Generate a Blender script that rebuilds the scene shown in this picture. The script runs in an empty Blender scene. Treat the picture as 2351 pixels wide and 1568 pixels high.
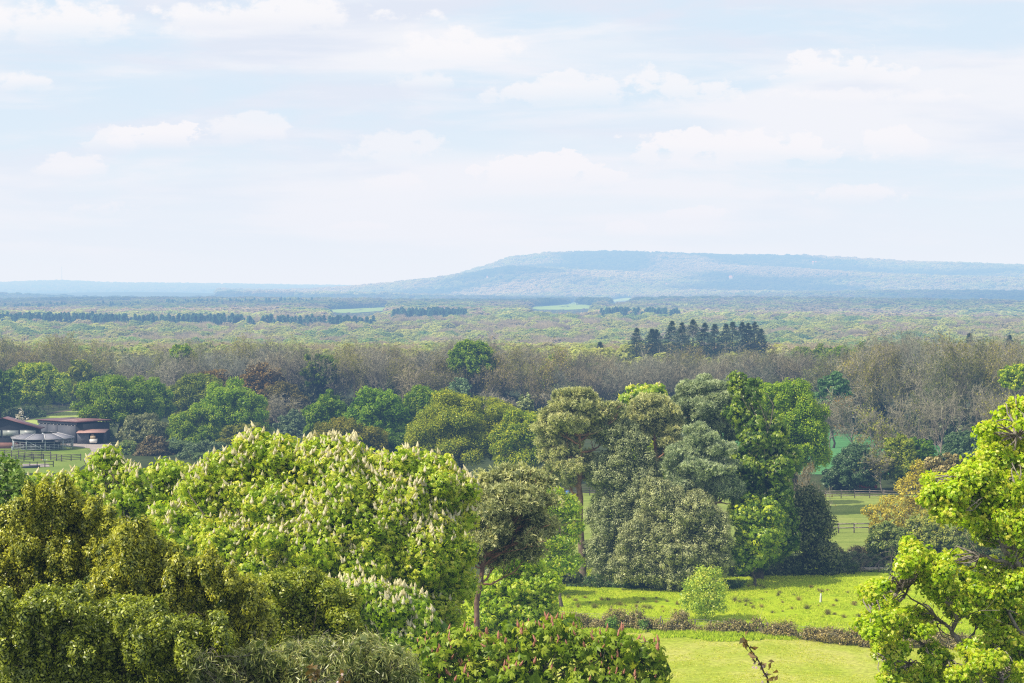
import bpy, math, numpy as np
from mathutils import Vector
rad = math.radians
sc = bpy.context.scene
COL = sc.collection
RNG = np.random.default_rng(7)

# ------------------------------------------------------------------ camera geometry
CAMZ, F, CX, CY = 32.0, 4387.0, 1175.5, 784.0
PITCH = math.atan((784.0 - 665.0) / F)
CP, SP = math.cos(PITCH), math.sin(PITCH)

def P(xd, yd, Y):
    """point at depth Y seen at photo coordinate (xd, yd) of the 2351x1568 view"""
    a, b = (xd - CX), (CY - yd)
    dy = F * CP + b * SP
    dz = -F * SP + b * CP
    k = Y / dy
    return np.array([a * k, Y, CAMZ + dz * k])

def lerp_tab(x, xs, ys):
    return np.interp(x, xs, ys)

def sstep(a, b, x):
    t = np.clip((np.asarray(x, float) - a) / (b - a), 0, 1)
    return t * t * (3 - 2 * t)

def vnoise(x, y, seed=0):
    x = np.asarray(x, float); y = np.asarray(y, float)
    xi = np.floor(x).astype(np.int64); yi = np.floor(y).astype(np.int64)
    fx = x - xi; fy = y - yi
    fx = fx * fx * (3 - 2 * fx); fy = fy * fy * (3 - 2 * fy)
    def h(a, b):
        n = (a * 374761393 + b * 668265263 + seed * 974711) & 0x7fffffff
        n = ((n ^ (n >> 13)) * 1274126177) & 0x7fffffff
        return ((n ^ (n >> 16)) & 0xffff) / 65535.0
    return (h(xi, yi) * (1 - fx) + h(xi + 1, yi) * fx) * (1 - fy) + (h(xi, yi + 1) * (1 - fx) + h(xi + 1, yi + 1) * fx) * fy

# ------------------------------------------------------------------ terrain
HX = [-400, 600, 700, 800, 900, 1000, 1070, 1130, 1170, 1250, 1400, 1700, 1850, 2000, 2100, 2351, 2900]
HY = [668, 668, 667, 664, 656, 643, 625, 609, 595, 588, 586, 587, 589, 599, 605, 609, 612]
LX = [-400, 0, 90, 150, 240, 450, 600, 790, 900, 1100, 2900]
LY = [654, 655, 651, 650, 655, 657, 659, 663, 668, 672, 672]

def zt(X, Y):
    X = np.asarray(X, float); Y = np.asarray(Y, float)
    z = np.interp(Y, [-200, 0, 20, 50, 80, 110, 128, 160], [28, 25.5, 22.3, 16, 9.0, 2.6, 0.0, 0])
    und = sstep(660, 1300, Y) * (1 - sstep(7000, 9000, Y))
    amp = 1 + Y / 3500.0
    z = z + np.interp(Y, [620, 900, 1300, 1700, 2200, 3000, 4000, 20000], [0, -6, -10, -9, -6, -2, 0, 0])
    z = z + (0.45 + 0.7 * sstep(3000, 4500, Y)) * und * amp * (2.6 * np.sin(X / 190 + Y / 330 + 0.6) + 3.2 * np.sin(Y / 260 + 1 + X / 800) + 2.5 * np.sin(X / 470 - Y / 700) - 1.0)
    xd = CX + X / np.maximum(Y, 50.0) * F
    yh = np.interp(xd, HX, HY)
    ch = (CAMZ + (665 - yh) / F * 8000) - 10
    t = np.clip((Y - 5000) / 3000.0, 0, 1.0)
    prof = 0.55 * t ** 1.3 + 0.45 * t * t * (3 - 2 * t)
    back = 1 - 0.5 * sstep(8100, 9500, Y)
    spur = 1 + 0.25 * (vnoise(X / 420, Y / 900, 3) - 0.5) * (1 - t) * 2
    z = z + np.maximum(ch, 0) * prof * back * np.where(t < 1, spur, 1)
    yl = np.interp(xd, LX, LY)
    cl = np.maximum((CAMZ + (665 - yl) / F * 12000) - 10, 0)
    z = z + cl * sstep(9000, 12000, Y) * (1 - 0.4 * sstep(12200, 14000, Y)) * (1 - sstep(850, 1100, xd))
    return z

def ground_at(xd, yd, y0=140.0, y1=15000.0):
    """march the sight line of a photo point to the terrain"""
    Ys = np.geomspace(y0, y1, 4000)
    p = np.array([P(xd, yd, 1.0)])
    d = p[0] - np.array([0, 0, CAMZ])
    zs = CAMZ + d[2] * Ys
    g = zt(d[0] * Ys, Ys)
    k = np.argmax(zs <= g)
    Y = Ys[k]
    return np.array([d[0] * Y, Y, float(zt(d[0] * Y, Y))])

# ------------------------------------------------------------------ mesh helpers
class Geo:
    def __init__(s): s.v = []; s.q = []; s.t = []; s.a = []; s.n = 0
    def add(s, v, q=None, t=None, a=0.5):
        v = np.asarray(v, float).reshape(-1, 3)
        if len(v) == 0: return
        s.v.append(v)
        if q is not None and len(q): s.q.append(np.asarray(q, np.int64).reshape(-1, 4) + s.n)
        if t is not None and len(t): s.t.append(np.asarray(t, np.int64).reshape(-1, 3) + s.n)
        s.a.append(np.broadcast_to(np.asarray(a, float), (len(v),)))
        s.n += len(v)
    def box(s, c, size, a=0.5, rz=0.0):
        x, y, z = [d / 2 for d in size]
        v = np.array([[-x,-y,-z],[x,-y,-z],[x,y,-z],[-x,y,-z],[-x,-y,z],[x,-y,z],[x,y,z],[-x,y,z]])
        if rz:
            R = np.array([[math.cos(rz), -math.sin(rz), 0],[math.sin(rz), math.cos(rz), 0],[0,0,1]])
            v = v @ R.T
        s.add(v + np.asarray(c, float), [[0,3,2,1],[4,5,6,7],[0,1,5,4],[1,2,6,5],[2,3,7,6],[3,0,4,7]], a=a)
    def bar(s, p0, p1, w, h=None, a=0.5):
        """box beam between two points (w across, h vertical)"""
        p0 = np.asarray(p0, float); p1 = np.asarray(p1, float); h = h or w
        d = p1 - p0; d = d / max(np.linalg.norm(d), 1e-9)
        up = np.array([0,0,1.0]) if abs(d[2]) < 0.95 else np.array([0,1.0,0])
        sx = np.cross(d, up); sx /= np.linalg.norm(sx); uz = np.cross(sx, d)
        o = [(-1,-1),(1,-1),(1,1),(-1,1)]
        v = [p0 + sx*w/2*i + uz*h/2*j for i, j in o] + [p1 + sx*w/2*i + uz*h/2*j for i, j in o]
        s.add(v, [[0,1,2,3],[7,6,5,4],[0,4,5,1],[1,5,6,2],[2,6,7,3],[3,7,4,0]], a=a)
    def poly(s, pts, a=0.5):
        n = len(pts)
        if n == 4: s.add(pts, [[0,1,2,3]], a=a)
        else: s.add(pts, None, [[0, i, i + 1] for i in range(1, n - 1)], a=a)
    def mesh(s, name, off=(0,0,0)):
        v = np.concatenate(s.v) - np.asarray(off, float)
        q = np.concatenate(s.q) if s.q else np.zeros((0,4), np.int64)
        t = np.concatenate(s.t) if s.t else np.zeros((0,3), np.int64)
        m = bpy.data.meshes.new(name)
        m.vertices.add(len(v)); m.vertices.foreach_set('co', v.astype(np.float32).ravel())
        nl = len(q) * 4 + len(t) * 3
        m.loops.add(nl)
        m.loops.foreach_set('vertex_index', np.concatenate([q.ravel(), t.ravel()]).astype(np.int32))
        m.polygons.add(len(q) + len(t))
        st = np.concatenate([np.arange(len(q)) * 4, len(q) * 4 + np.arange(len(t)) * 3]).astype(np.int32)
        m.polygons.foreach_set('loop_start', st)
        at = m.attributes.new('shade', 'FLOAT', 'POINT')
        at.data.foreach_set('value', np.concatenate(s.a).astype(np.float32))
        m.update(calc_edges=True)
        return m

def obj(name, geo, mat, parent=None, off=(0,0,0), smooth=False):
    m = geo.mesh(name, off) if isinstance(geo, Geo) else geo
    if mat is not None and len(m.materials) == 0: m.materials.append(mat)
    if smooth: m.polygons.foreach_set('use_smooth', np.ones(len(m.polygons), bool))
    o = bpy.data.objects.new(name, m); COL.objects.link(o)
    if parent is not None: o.parent = parent
    return o

def tag(o, label=None, cat=None, group=None, kind=None):
    if label: o['label'] = label
    if cat: o['category'] = cat
    if group: o['group'] = group
    if kind: o['kind'] = kind
    return o

def thing(name, label, cat, loc, group=None, rz=0.0):
    o = bpy.data.objects.new(name, None); COL.objects.link(o)
    o.location = [float(c) for c in loc]; o.rotation_euler = (0, 0, rz); o.empty_display_size = 0.3
    return tag(o, label, cat, group)

def dup(root, loc, rz=0.0, s=(1,1,1), label=None, group=None, colour=None):
    r = root.copy(); COL.objects.link(r)
    r.location = [float(c) for c in loc]; r.rotation_euler = (0,0,rz); r.scale = s
    if label: r['label'] = label
    if group: r['group'] = group
    for ch in root.children:
        c = ch.copy(); COL.objects.link(c); c.parent = r
        if colour is not None and ch.name.startswith(('crown', 'foliage')): c.color = (*colour, 1)
        for g in ch.children:
            d = g.copy(); COL.objects.link(d); d.parent = c
    return r

# ------------------------------------------------------------------ materials
def nodes(m):
    m.use_nodes = True; nt = m.node_tree; nt.nodes.clear(); return nt
def N(nt, typ, **kw):
    n = nt.nodes.new(typ)
    for k, v in kw.items(): setattr(n, k, v)
    return n
def L(nt, a, b): nt.links.new(a, b)

def ramp(nt, fac, stops):
    r = N(nt, 'ShaderNodeValToRGB')
    e = r.color_ramp.elements
    while len(e) < len(stops): e.new(0.5)
    for el, (p, c) in zip(e, stops):
        el.position = p; el.color = (*c, 1)
    L(nt, fac, r.inputs[0]); return r.outputs[0]

def mul(nt, a, b):
    m = N(nt, 'ShaderNodeMix', data_type='RGBA', blend_type='MULTIPLY'); m.inputs[0].default_value = 1
    L(nt, a, m.inputs[6])
    if isinstance(b, tuple): m.inputs[7].default_value = (*b, 1)
    else: L(nt, b, m.inputs[7])
    return m.outputs[2]

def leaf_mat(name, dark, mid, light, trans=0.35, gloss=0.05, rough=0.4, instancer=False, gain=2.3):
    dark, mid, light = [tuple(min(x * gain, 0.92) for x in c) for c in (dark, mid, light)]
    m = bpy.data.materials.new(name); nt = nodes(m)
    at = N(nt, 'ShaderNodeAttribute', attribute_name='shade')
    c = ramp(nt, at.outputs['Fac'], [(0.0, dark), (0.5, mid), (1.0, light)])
    if instancer:
        it = N(nt, 'ShaderNodeAttribute', attribute_name='tint', attribute_type='INSTANCER')
        c = mul(nt, c, it.outputs['Color'])
    else:
        oi = N(nt, 'ShaderNodeObjectInfo')
        c = mul(nt, c, oi.outputs['Color'])
    d = N(nt, 'ShaderNodeBsdfDiffuse'); t = N(nt, 'ShaderNodeBsdfTranslucent'); g = N(nt, 'ShaderNodeBsdfGlossy')
    g.inputs['Roughness'].default_value = rough; g.inputs['Color'].default_value = (0.9, 0.92, 0.85, 1)
    L(nt, c, d.inputs['Color']); L(nt, mul(nt, c, (1.15, 1.1, 0.55)), t.inputs['Color'])
    x = N(nt, 'ShaderNodeMixShader'); x.inputs[0].default_value = trans
    L(nt, d.outputs[0], x.inputs[1]); L(nt, t.outputs[0], x.inputs[2])
    y = N(nt, 'ShaderNodeMixShader'); y.inputs[0].default_value = gloss
    L(nt, x.outputs[0], y.inputs[1]); L(nt, g.outputs[0], y.inputs[2])
    o = N(nt, 'ShaderNodeOutputMaterial'); L(nt, y.outputs[0], o.inputs[0])
    return m

def bark_mat(name, c0, c1, scale=6.0, tinted=False):
    m = bpy.data.materials.new(name); nt = nodes(m)
    at = N(nt, 'ShaderNodeAttribute', attribute_name='shade')
    tc = N(nt, 'ShaderNodeTexCoord'); n = N(nt, 'ShaderNodeTexNoise'); n.inputs['Scale'].default_value = scale; n.inputs['Detail'].default_value = 5
    L(nt, tc.outputs['Object'], n.inputs['Vector'])
    c = ramp(nt, at.outputs['Fac'], [(0.0, c0), (1.0, c1)])
    v = ramp(nt, n.outputs['Fac'], [(0.3, (0.45, 0.45, 0.45)), (0.7, (1.25, 1.25, 1.25))])
    c = mul(nt, c, v)
    if tinted: c = mul(nt, c, N(nt, 'ShaderNodeObjectInfo').outputs['Color'])
    b = N(nt, 'ShaderNodeBsdfPrincipled'); b.inputs['Roughness'].default_value = 0.9; b.inputs['Specular IOR Level'].default_value = 0.15
    L(nt, c, b.inputs['Base Color'])
    o = N(nt, 'ShaderNodeOutputMaterial'); L(nt, b.outputs[0], o.inputs[0])
    return m

def ground_mat(name, stops, scale=0.2, fine=3.0, fine_amt=0.35, stripes=None, bump=0.4):
    m = bpy.data.materials.new(name); nt = nodes(m)
    ge = N(nt, 'ShaderNodeNewGeometry')
    n1 = N(nt, 'ShaderNodeTexNoise'); n1.inputs['Scale'].default_value = scale; n1.inputs['Detail'].default_value = 6; n1.inputs['Roughness'].default_value = 0.6
    L(nt, ge.outputs['Position'], n1.inputs['Vector'])
    c = ramp(nt, n1.outputs['Fac'], stops)
    n2 = N(nt, 'ShaderNodeTexNoise'); n2.inputs['Scale'].default_value = fine; n2.inputs['Detail'].default_value = 4; n2.inputs['Roughness'].default_value = 0.7
    L(nt, ge.outputs['Position'], n2.inputs['Vector'])
    lo, hi = 1 - fine_amt, 1 + fine_amt
    c = mul(nt, c, ramp(nt, n2.outputs['Fac'], [(0.3, (lo, lo, lo)), (0.7, (hi, hi, hi))]))
    if stripes:
        mp = N(nt, 'ShaderNodeMapping'); mp.inputs['Scale'].default_value = stripes
        L(nt, ge.outputs['Position'], mp.inputs['Vector'])
        n3 = N(nt, 'ShaderNodeTexNoise'); n3.inputs['Scale'].default_value = 1.0; n3.inputs['Detail'].default_value = 3
        L(nt, mp.outputs[0], n3.inputs['Vector'])
        c = mul(nt, c, ramp(nt, n3.outputs['Fac'], [(0.35, (0.82, 0.86, 0.8)), (0.65, (1.12, 1.08, 1.1))]))
    b = N(nt, 'ShaderNodeBsdfPrincipled'); b.inputs['Roughness'].default_value = 1.0; b.inputs['Specular IOR Level'].default_value = 0.05
    L(nt, c, b.inputs['Base Color'])
    bp = N(nt, 'ShaderNodeBump'); bp.inputs['Strength'].default_value = bump; bp.inputs['Distance'].default_value = 0.2
    L(nt, n2.outputs['Fac'], bp.inputs['Height']); L(nt, bp.outputs[0], b.inputs['Normal'])
    o = N(nt, 'ShaderNodeOutputMaterial'); L(nt, b.outputs[0], o.inputs[0])
    return m

def paint_mat(name, col, rough=0.6, var=0.2, scale=3.0, lines=None, metal=0.0):
    m = bpy.data.materials.new(name); nt = nodes(m)
    tc = N(nt, 'ShaderNodeTexCoord'); n = N(nt, 'ShaderNodeTexNoise'); n.inputs['Scale'].default_value = scale; n.inputs['Detail'].default_value = 6
    L(nt, tc.outputs['Object'], n.inputs['Vector'])
    rgb = N(nt, 'ShaderNodeRGB'); rgb.outputs[0].default_value = (*col, 1)
    c = mul(nt, rgb.outputs[0], ramp(nt, n.outputs['Fac'], [(0.3, (1 - var,) * 3), (0.7, (1 + var,) * 3)]))
    if lines:
        w = N(nt, 'ShaderNodeTexWave', bands_direction=lines[0]); w.inputs['Scale'].default_value = lines[1]; w.inputs['Distortion'].default_value = 0.0
        L(nt, tc.outputs['Object'], w.inputs['Vector'])
        c = mul(nt, c, ramp(nt, w.outputs['Fac'], [(0.0, (0.6, 0.6, 0.6)), (0.25, (1.05, 1.05, 1.05))]))
    b = N(nt, 'ShaderNodeBsdfPrincipled'); b.inputs['Roughness'].default_value = rough; b.inputs['Metallic'].default_value = metal
    L(nt, c, b.inputs['Base Color'])
    o = N(nt, 'ShaderNodeOutputMaterial'); L(nt, b.outputs[0], o.inputs[0])
    return m

MAT = {
 'holm':   leaf_mat('holm_oak_leaf', (0.022, 0.042, 0.008), (0.115, 0.126, 0.012), (0.32, 0.27, 0.026), 0.40, 0.05, 0.38, gain=3.4),
 'grey':   leaf_mat('grey_holm_leaf', (0.06, 0.075, 0.035), (0.16, 0.18, 0.085), (0.30, 0.32, 0.17), 0.32, 0.03, 0.5, gain=2.6),
 'chest':  leaf_mat('chestnut_leaf', (0.065, 0.13, 0.004), (0.215, 0.30, 0.007), (0.45, 0.49, 0.045), 0.48, 0.04, gain=2.45),
 'chestd': leaf_mat('dark_chestnut_leaf', (0.022, 0.055, 0.004), (0.07, 0.125, 0.007), (0.19, 0.24, 0.015), 0.42, 0.04, gain=2.5),
 'redch':  leaf_mat('red_chestnut_leaf', (0.06, 0.12, 0.005), (0.165, 0.25, 0.010), (0.34, 0.38, 0.04), 0.42, 0.03, gain=1.9),
 'oaky':   leaf_mat('bright_oak_leaf', (0.09, 0.18, 0.004), (0.27, 0.37, 0.007), (0.53, 0.56, 0.055), 0.54, 0.05, gain=2.5),
 'oakg':   leaf_mat('green_oak_leaf', (0.03, 0.07, 0.004), (0.092, 0.16, 0.006), (0.20, 0.255, 0.014), 0.42, 0.02, gain=2.6),
 'oako':   leaf_mat('olive_oak_leaf', (0.05, 0.075, 0.008), (0.125, 0.14, 0.010), (0.22, 0.21, 0.016), 0.35, 0.02),
 'brown':  leaf_mat('brown_oak_leaf', (0.05, 0.04, 0.012), (0.13, 0.09, 0.02), (0.2, 0.14, 0.035), 0.3, 0.02),
 'pine':   leaf_mat('pine_needle', (0.05, 0.065, 0.03), (0.15, 0.165, 0.075), (0.28, 0.28, 0.14), 0.3, 0.02, gain=3.2),
 'pined':  leaf_mat('dark_pine_needle', (0.04, 0.06, 0.03), (0.12, 0.15, 0.085), (0.24, 0.27, 0.17), 0.3, 0.02, gain=3.2),
 'fir':    leaf_mat('fir_needle', (0.012, 0.022, 0.014), (0.03, 0.05, 0.032), (0.055, 0.08, 0.05), 0.1, 0.02, gain=1.6),
 'bronze': leaf_mat('bronze_leaf', (0.26, 0.20, 0.02), (0.46, 0.41, 0.04), (0.58, 0.53, 0.09), 0.35, 0.03, gain=1.5),
 'willow': leaf_mat('narrow_leaf', (0.05, 0.075, 0.02), (0.14, 0.17, 0.045), (0.33, 0.33, 0.12), 0.3, 0.06, gain=2.1),
 'haw':    leaf_mat('hawthorn_leaf', (0.06, 0.11, 0.008), (0.18, 0.25, 0.012), (0.33, 0.38, 0.03), 0.35, 0.05),
 'thorn':  leaf_mat('thorn_leaf', (0.03, 0.045, 0.02), (0.075, 0.095, 0.04), (0.14, 0.15, 0.07), 0.25, 0.03),
 'bush':   leaf_mat('lime_bush_leaf', (0.10, 0.17, 0.02), (0.24, 0.32, 0.03), (0.40, 0.45, 0.07), 0.4, 0.04),
 'bramble':leaf_mat('bramble_leaf', (0.07, 0.065, 0.03), (0.19, 0.175, 0.08), (0.33, 0.29, 0.15), 0.2, 0.03, gain=1.9),
 'scrub':  leaf_mat('scrub_leaf', (0.05, 0.07, 0.035), (0.12, 0.145, 0.075), (0.2, 0.22, 0.12), 0.3, 0.02),
 'twig':   leaf_mat('bare_twig', (0.075, 0.072, 0.048), (0.16, 0.152, 0.105), (0.30, 0.28, 0.20), 0.0, 0.0, gain=1.95),
 'bud':    leaf_mat('budding_leaf', (0.07, 0.075, 0.015), (0.15, 0.15, 0.03), (0.24, 0.23, 0.05), 0.3, 0.0),
 'far':    leaf_mat('far_leaf', (0.75, 0.75, 0.75), (0.9, 0.9, 0.9), (1, 1, 1), 0.45, 0.0, instancer=True, gain=1.0),
 'white':  leaf_mat('blossom_white', (0.5, 0.48, 0.42), (0.75, 0.73, 0.66), (0.85, 0.83, 0.78), 0.3, 0.0, gain=1.0),
 'candle': leaf_mat('chestnut_candle', (0.72, 0.62, 0.34), (0.88, 0.82, 0.54), (0.95, 0.92, 0.74), 0.35, 0.0, gain=1.0),
 'redcan': leaf_mat('red_chestnut_candle', (0.50, 0.20, 0.13), (0.66, 0.32, 0.23), (0.76, 0.45, 0.34), 0.3, 0.0, gain=1.0),
 'rush':   leaf_mat('rush', (0.07, 0.085, 0.02), (0.16, 0.17, 0.05), (0.36, 0.30, 0.15), 0.2, 0.0, gain=1.4),
 'grass':  leaf_mat('grass_blade', (0.26, 0.36, 0.015), (0.42, 0.54, 0.025), (0.62, 0.64, 0.11), 0.45, 0.0, gain=1.35),
 'cherryl':leaf_mat('cherry_leaf', (0.10, 0.10, 0.02), (0.25, 0.17, 0.06), (0.42, 0.28, 0.12), 0.35, 0.06, gain=1.0),
 'cherryf':leaf_mat('cherry_blossom', (0.72, 0.48, 0.50), (0.85, 0.64, 0.66), (0.92, 0.80, 0.80), 0.3, 0.0, gain=1.0),
 'bark':   bark_mat('grey_bark', (0.10, 0.085, 0.065), (0.22, 0.19, 0.15)),
 'barkd':  bark_mat('dark_bark', (0.045, 0.038, 0.03), (0.09, 0.075, 0.06)),
 'barkp':  bark_mat('pine_bark', (0.20, 0.155, 0.125), (0.40, 0.22, 0.13), 3.0),
 'barkl':  bark_mat('pale_bark', (0.22, 0.19, 0.16), (0.42, 0.38, 0.32)),
 'wood':   bark_mat('weathered_wood', (0.16, 0.14, 0.12), (0.34, 0.30, 0.26), 4.0),
 'wooddk': bark_mat('dark_fence_wood', (0.07, 0.06, 0.055), (0.16, 0.14, 0.13), 4.0),
 'wire':   paint_mat('fence_wire', (0.3, 0.3, 0.3), 0.5, metal=0.6),
}

# ------------------------------------------------------------------ foliage primitives (numpy, batched)
def unit(v):
    return v / np.maximum(np.linalg.norm(v, axis=-1, keepdims=True), 1e-9)

def kites(geo, pos, n, t, ln, w, shade, fold=0.15):
    """one pointed, slightly folded leaf per row"""
    b = np.cross(n, t)
    ln = np.broadcast_to(np.asarray(ln, float), (len(pos),))[:, None]
    w = np.broadcast_to(np.asarray(w, float), (len(pos),))[:, None]
    mid = pos + t * ln * 0.5
    v = np.stack([pos, mid + b * w + n * w * fold * 2, pos + t * ln - n * ln * fold, mid - b * w + n * w * fold * 2], 1).reshape(-1, 3)
    q = np.arange(len(pos) * 4).reshape(-1, 4)
    geo.add(v, q, a=np.repeat(shade, 4))

def perp(n, rng):
    r = rng.normal(size=n.shape)
    return unit(r - n * (r * n).sum(-1, keepdims=True))

def put_leaves(geo, pos, n, size, kind, shade, rng, kw_=0.3, updir=0.0):
    m = len(pos)
    size = size * rng.uniform(0.7, 1.3, m)
    t = perp(n, rng)
    if updir: t = unit(t + np.array([0, 0, updir])); n = unit(n - t * (n * t).sum(-1, keepdims=True))
    if kind == 'kite':
        kites(geo, pos - t * size[:, None] * 0.5, n, t, size, size * kw_, shade)
    elif kind == 'oak':       # two crossed broad blades
        kites(geo, pos - t * size[:, None] * 0.5, n, t, size, size * 0.34, shade)
        n2 = unit(n + rng.normal(size=n.shape) * 0.8); t2 = perp(n2, rng)
        kites(geo, pos - t2 * size[:, None] * 0.3, n2, t2, size * 0.9, size * 0.32, np.clip(shade + rng.normal(0, .08, m), 0, 1))
    elif kind == 'palm':      # drooping hand of leaflets
        b = np.cross(n, t)
        for a in (-100, -50, 0, 50, 100):
            a = a + rng.normal(0, 9, m)
            d = t * np.cos(np.radians(a))[:, None] + b * np.sin(np.radians(a))[:, None]
            d = unit(d + np.array([0, 0, -0.55]) - n * 0.1)
            nn = unit(n - d * (n * d).sum(-1, keepdims=True))
            kites(geo, pos, nn, d, size * (0.62 + 0.1 * np.cos(np.radians(a))), size * 0.13, np.clip(shade + rng.normal(0, .06, m), 0, 1), 0.12)
    elif kind == 'needle':    # bottle-brush tuft
        for k in range(6):
            d = unit(n * 0.7 + rng.normal(size=n.shape) * 0.75)
            nn = perp(d, rng)
            kites(geo, pos - d * size[:, None] * 0.15, nn, d, size, size * 0.11, np.clip(shade + rng.normal(0, .1, m), 0, 1), 0.0)
    elif kind == 'lance':
        d = unit(t + np.array([0, 0, -0.5]))
        nn = perp(d, rng)
        kites(geo, pos, nn, d, size, size * 0.075, shade, 0.05)

def crown_clumps(lobes, n, rng, back=0.45, under=0.5, rough=0.14, disp=0.17):
    """clump centres on the skin of a union of ellipsoids: returns pos, outward normal"""
    C = np.array([l[0] for l in lobes]); R = np.array([l[1] for l in lobes])
    area = (R[:, 0] * R[:, 1] + R[:, 0] * R[:, 2] + R[:, 1] * R[:, 2])
    k = rng.choice(len(lobes), size=n * 3, p=area / area.sum())
    d = unit(rng.normal(size=(n * 3, 3)))
    keep = rng.random(n * 3) < np.where(d[:, 1] > 0.25, back, 1) * np.where(d[:, 2] < -0.3, under, 1)
    k, d = k[keep], d[keep]
    f = 1 - np.abs(rng.normal(0, rough, len(k))) + rng.normal(0, rough * 0.35, len(k))
    sk = C[k] + R[k] * d; wl = 6.283 / np.maximum(R.mean() * np.array([1.1, 0.55]), 0.05); ph = rng.uniform(0, 6.28, (2, 6))
    h = np.zeros(len(k))
    for o_ in range(2):
        q = sk * wl[o_]; p_ = ph[o_]
        h += (np.sin(q[:, 0] + p_[0] + 0.8 * np.sin(q[:, 2] + p_[3])) + np.sin(q[:, 1] + p_[1] + 0.8 * np.sin(q[:, 0] * .9 + p_[4])) + np.sin(q[:, 2] * 1.2 + p_[2] + 0.8 * np.sin(q[:, 1] + p_[5]))) * (0.36, 0.24)[o_]
    f = f + disp * h
    sel = rng.random(len(k)) > np.where(h < -0.22, 0.85, 0.0)
    k, d, f = k[sel], d[sel], f[sel]
    pos = C[k] + R[k] * d * f[:, None]
    nrm = unit(d / R[k])
    ins = np.zeros(len(k), bool)
    for j in range(len(lobes)):
        q = ((pos - C[j]) / R[j]); ins |= ((q * q).sum(1) < 0.62) & (k != j)
    pos, nrm = pos[~ins], nrm[~ins]
    return pos[:n], nrm[:n]

def foliage(geo, lobes, ls, kind, rng, rc, cov=1.7, per=14, inner=0.25, back=0.45, under=0.85, rough=0.14, lo=0.15, hi=0.9, flat=0.7, maxn=90000, vert=1.0, kw_=0.3, disp=0.17, updir=0.0):
    A = sum(4 * math.pi * ((r[0] * r[1]) ** 1.6 / 3 + (r[0] * r[2]) ** 1.6 / 3 + (r[1] * r[2]) ** 1.6 / 3) ** (1 / 1.6) for _, r in lobes) * 0.6
    la = {'kite': 0.3, 'oak': 0.6, 'palm': 0.40, 'needle': 0.30, 'lance': 0.075}[kind] * ls * ls
    nl = int(min(cov * A / la, maxn)); nc = max(int(nl / per), 8)
    cp, cn = crown_clumps(lobes, nc, rng, back, under, rough, disp)
    nc = len(cp)
    csh = np.clip(rng.normal((lo + hi) / 2, (hi - lo) / 3.2, nc), 0, 1)
    idx = np.repeat(np.arange(nc), per)
    off = unit(rng.normal(size=(len(idx), 3))) * (rc * rng.uniform(0.25, 1.0, len(idx)) ** 0.6)[:, None]
    nn = cn[idx]
    off[:, 2] *= vert
    off = off - nn * (off * nn).sum(1, keepdims=True) * (1 - flat)
    pos = cp[idx] + off
    nrm = unit(nn * 0.45 + unit(off) * 0.9 + np.array([0, 0, 0.3]) + rng.normal(size=off.shape) * 0.33)
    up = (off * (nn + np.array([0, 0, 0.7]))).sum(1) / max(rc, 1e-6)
    sh = np.clip(csh[idx] + rng.normal(0, 0.08, len(idx)) + up * 0.14, 0, 1)  # lighter at clump top and outside: light painted into the leaf tone
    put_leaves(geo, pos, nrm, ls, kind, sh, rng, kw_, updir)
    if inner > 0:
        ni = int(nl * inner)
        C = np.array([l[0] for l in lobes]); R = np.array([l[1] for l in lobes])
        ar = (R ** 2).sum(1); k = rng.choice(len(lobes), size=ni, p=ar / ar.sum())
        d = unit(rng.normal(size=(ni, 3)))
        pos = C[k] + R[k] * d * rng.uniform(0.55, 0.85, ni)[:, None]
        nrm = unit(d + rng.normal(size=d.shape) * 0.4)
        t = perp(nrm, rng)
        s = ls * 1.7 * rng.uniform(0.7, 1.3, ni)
        kites(geo, pos - t * s[:, None] * 0.5, nrm, t, s, s * 0.36, np.clip(rng.normal(0.18, 0.1, ni), 0, 1))  # inner leaves toned dark, painting the shade inside the crown
    return cp, cn

def tubes(geo, paths, radii, sides=5, shade=0.5):
    """paths (B,n,3), radii (B,n)"""
    paths = np.asarray(paths, float); radii = np.asarray(radii, float)
    B, n, _ = paths.shape
    d = np.gradient(paths, axis=1); d = unit(d)
    ref = np.where(np.abs(d[..., 2:3]) > 0.9, np.array([1.0, 0.05, 0]), np.array([0.05, 0.02, 1.0]))
    u = unit(np.cross(d, ref)); w = np.cross(d, u)
    a = np.linspace(0, 2 * math.pi, sides, endpoint=False)
    ring = paths[:, :, None] + radii[..., None, None] * (np.cos(a)[None, None, :, None] * u[:, :, None] + np.sin(a)[None, None, :, None] * w[:, :, None])
    v = ring.reshape(-1, 3)
    bi = np.arange(B)[:, None, None] * n * sides; ri = np.arange(n - 1)[None, :, None] * sides; si = np.arange(sides)[None, None, :]
    s2 = (si + 1) % sides
    q = np.stack([bi + ri + si, bi + ri + s2, bi + ri + sides + s2, bi + ri + sides + si], -1).reshape(-1, 4)
    sh = np.broadcast_to(np.asarray(shade, float), (B, n)) if np.ndim(shade) < 2 else np.asarray(shade)
    geo.add(v, q, a=np.repeat(sh.reshape(-1), sides))

def curve(p0, p1, n, rng, bow=0.12, lift=0.0):
    """(B,n,3) bowed curves from p0 to p1"""
    p0 = np.atleast_2d(p0); p1 = np.atleast_2d(p1)
    L_ = np.linalg.norm(p1 - p0, axis=1)
    t = np.linspace(0, 1, n)[None, :, None]
    mid = rng.normal(size=p0.shape) * (bow * L_)[:, None]; mid[:, 2] += lift * L_
    j = rng.normal(size=(len(p0), n, 3)) * (0.025 * L_)[:, None, None]
    j[:, 0] = 0; j[:, -1] = 0
    return p0[:, None] * (1 - t) + p1[:, None] * t + 4 * t * (1 - t) * mid[:, None] + j

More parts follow.
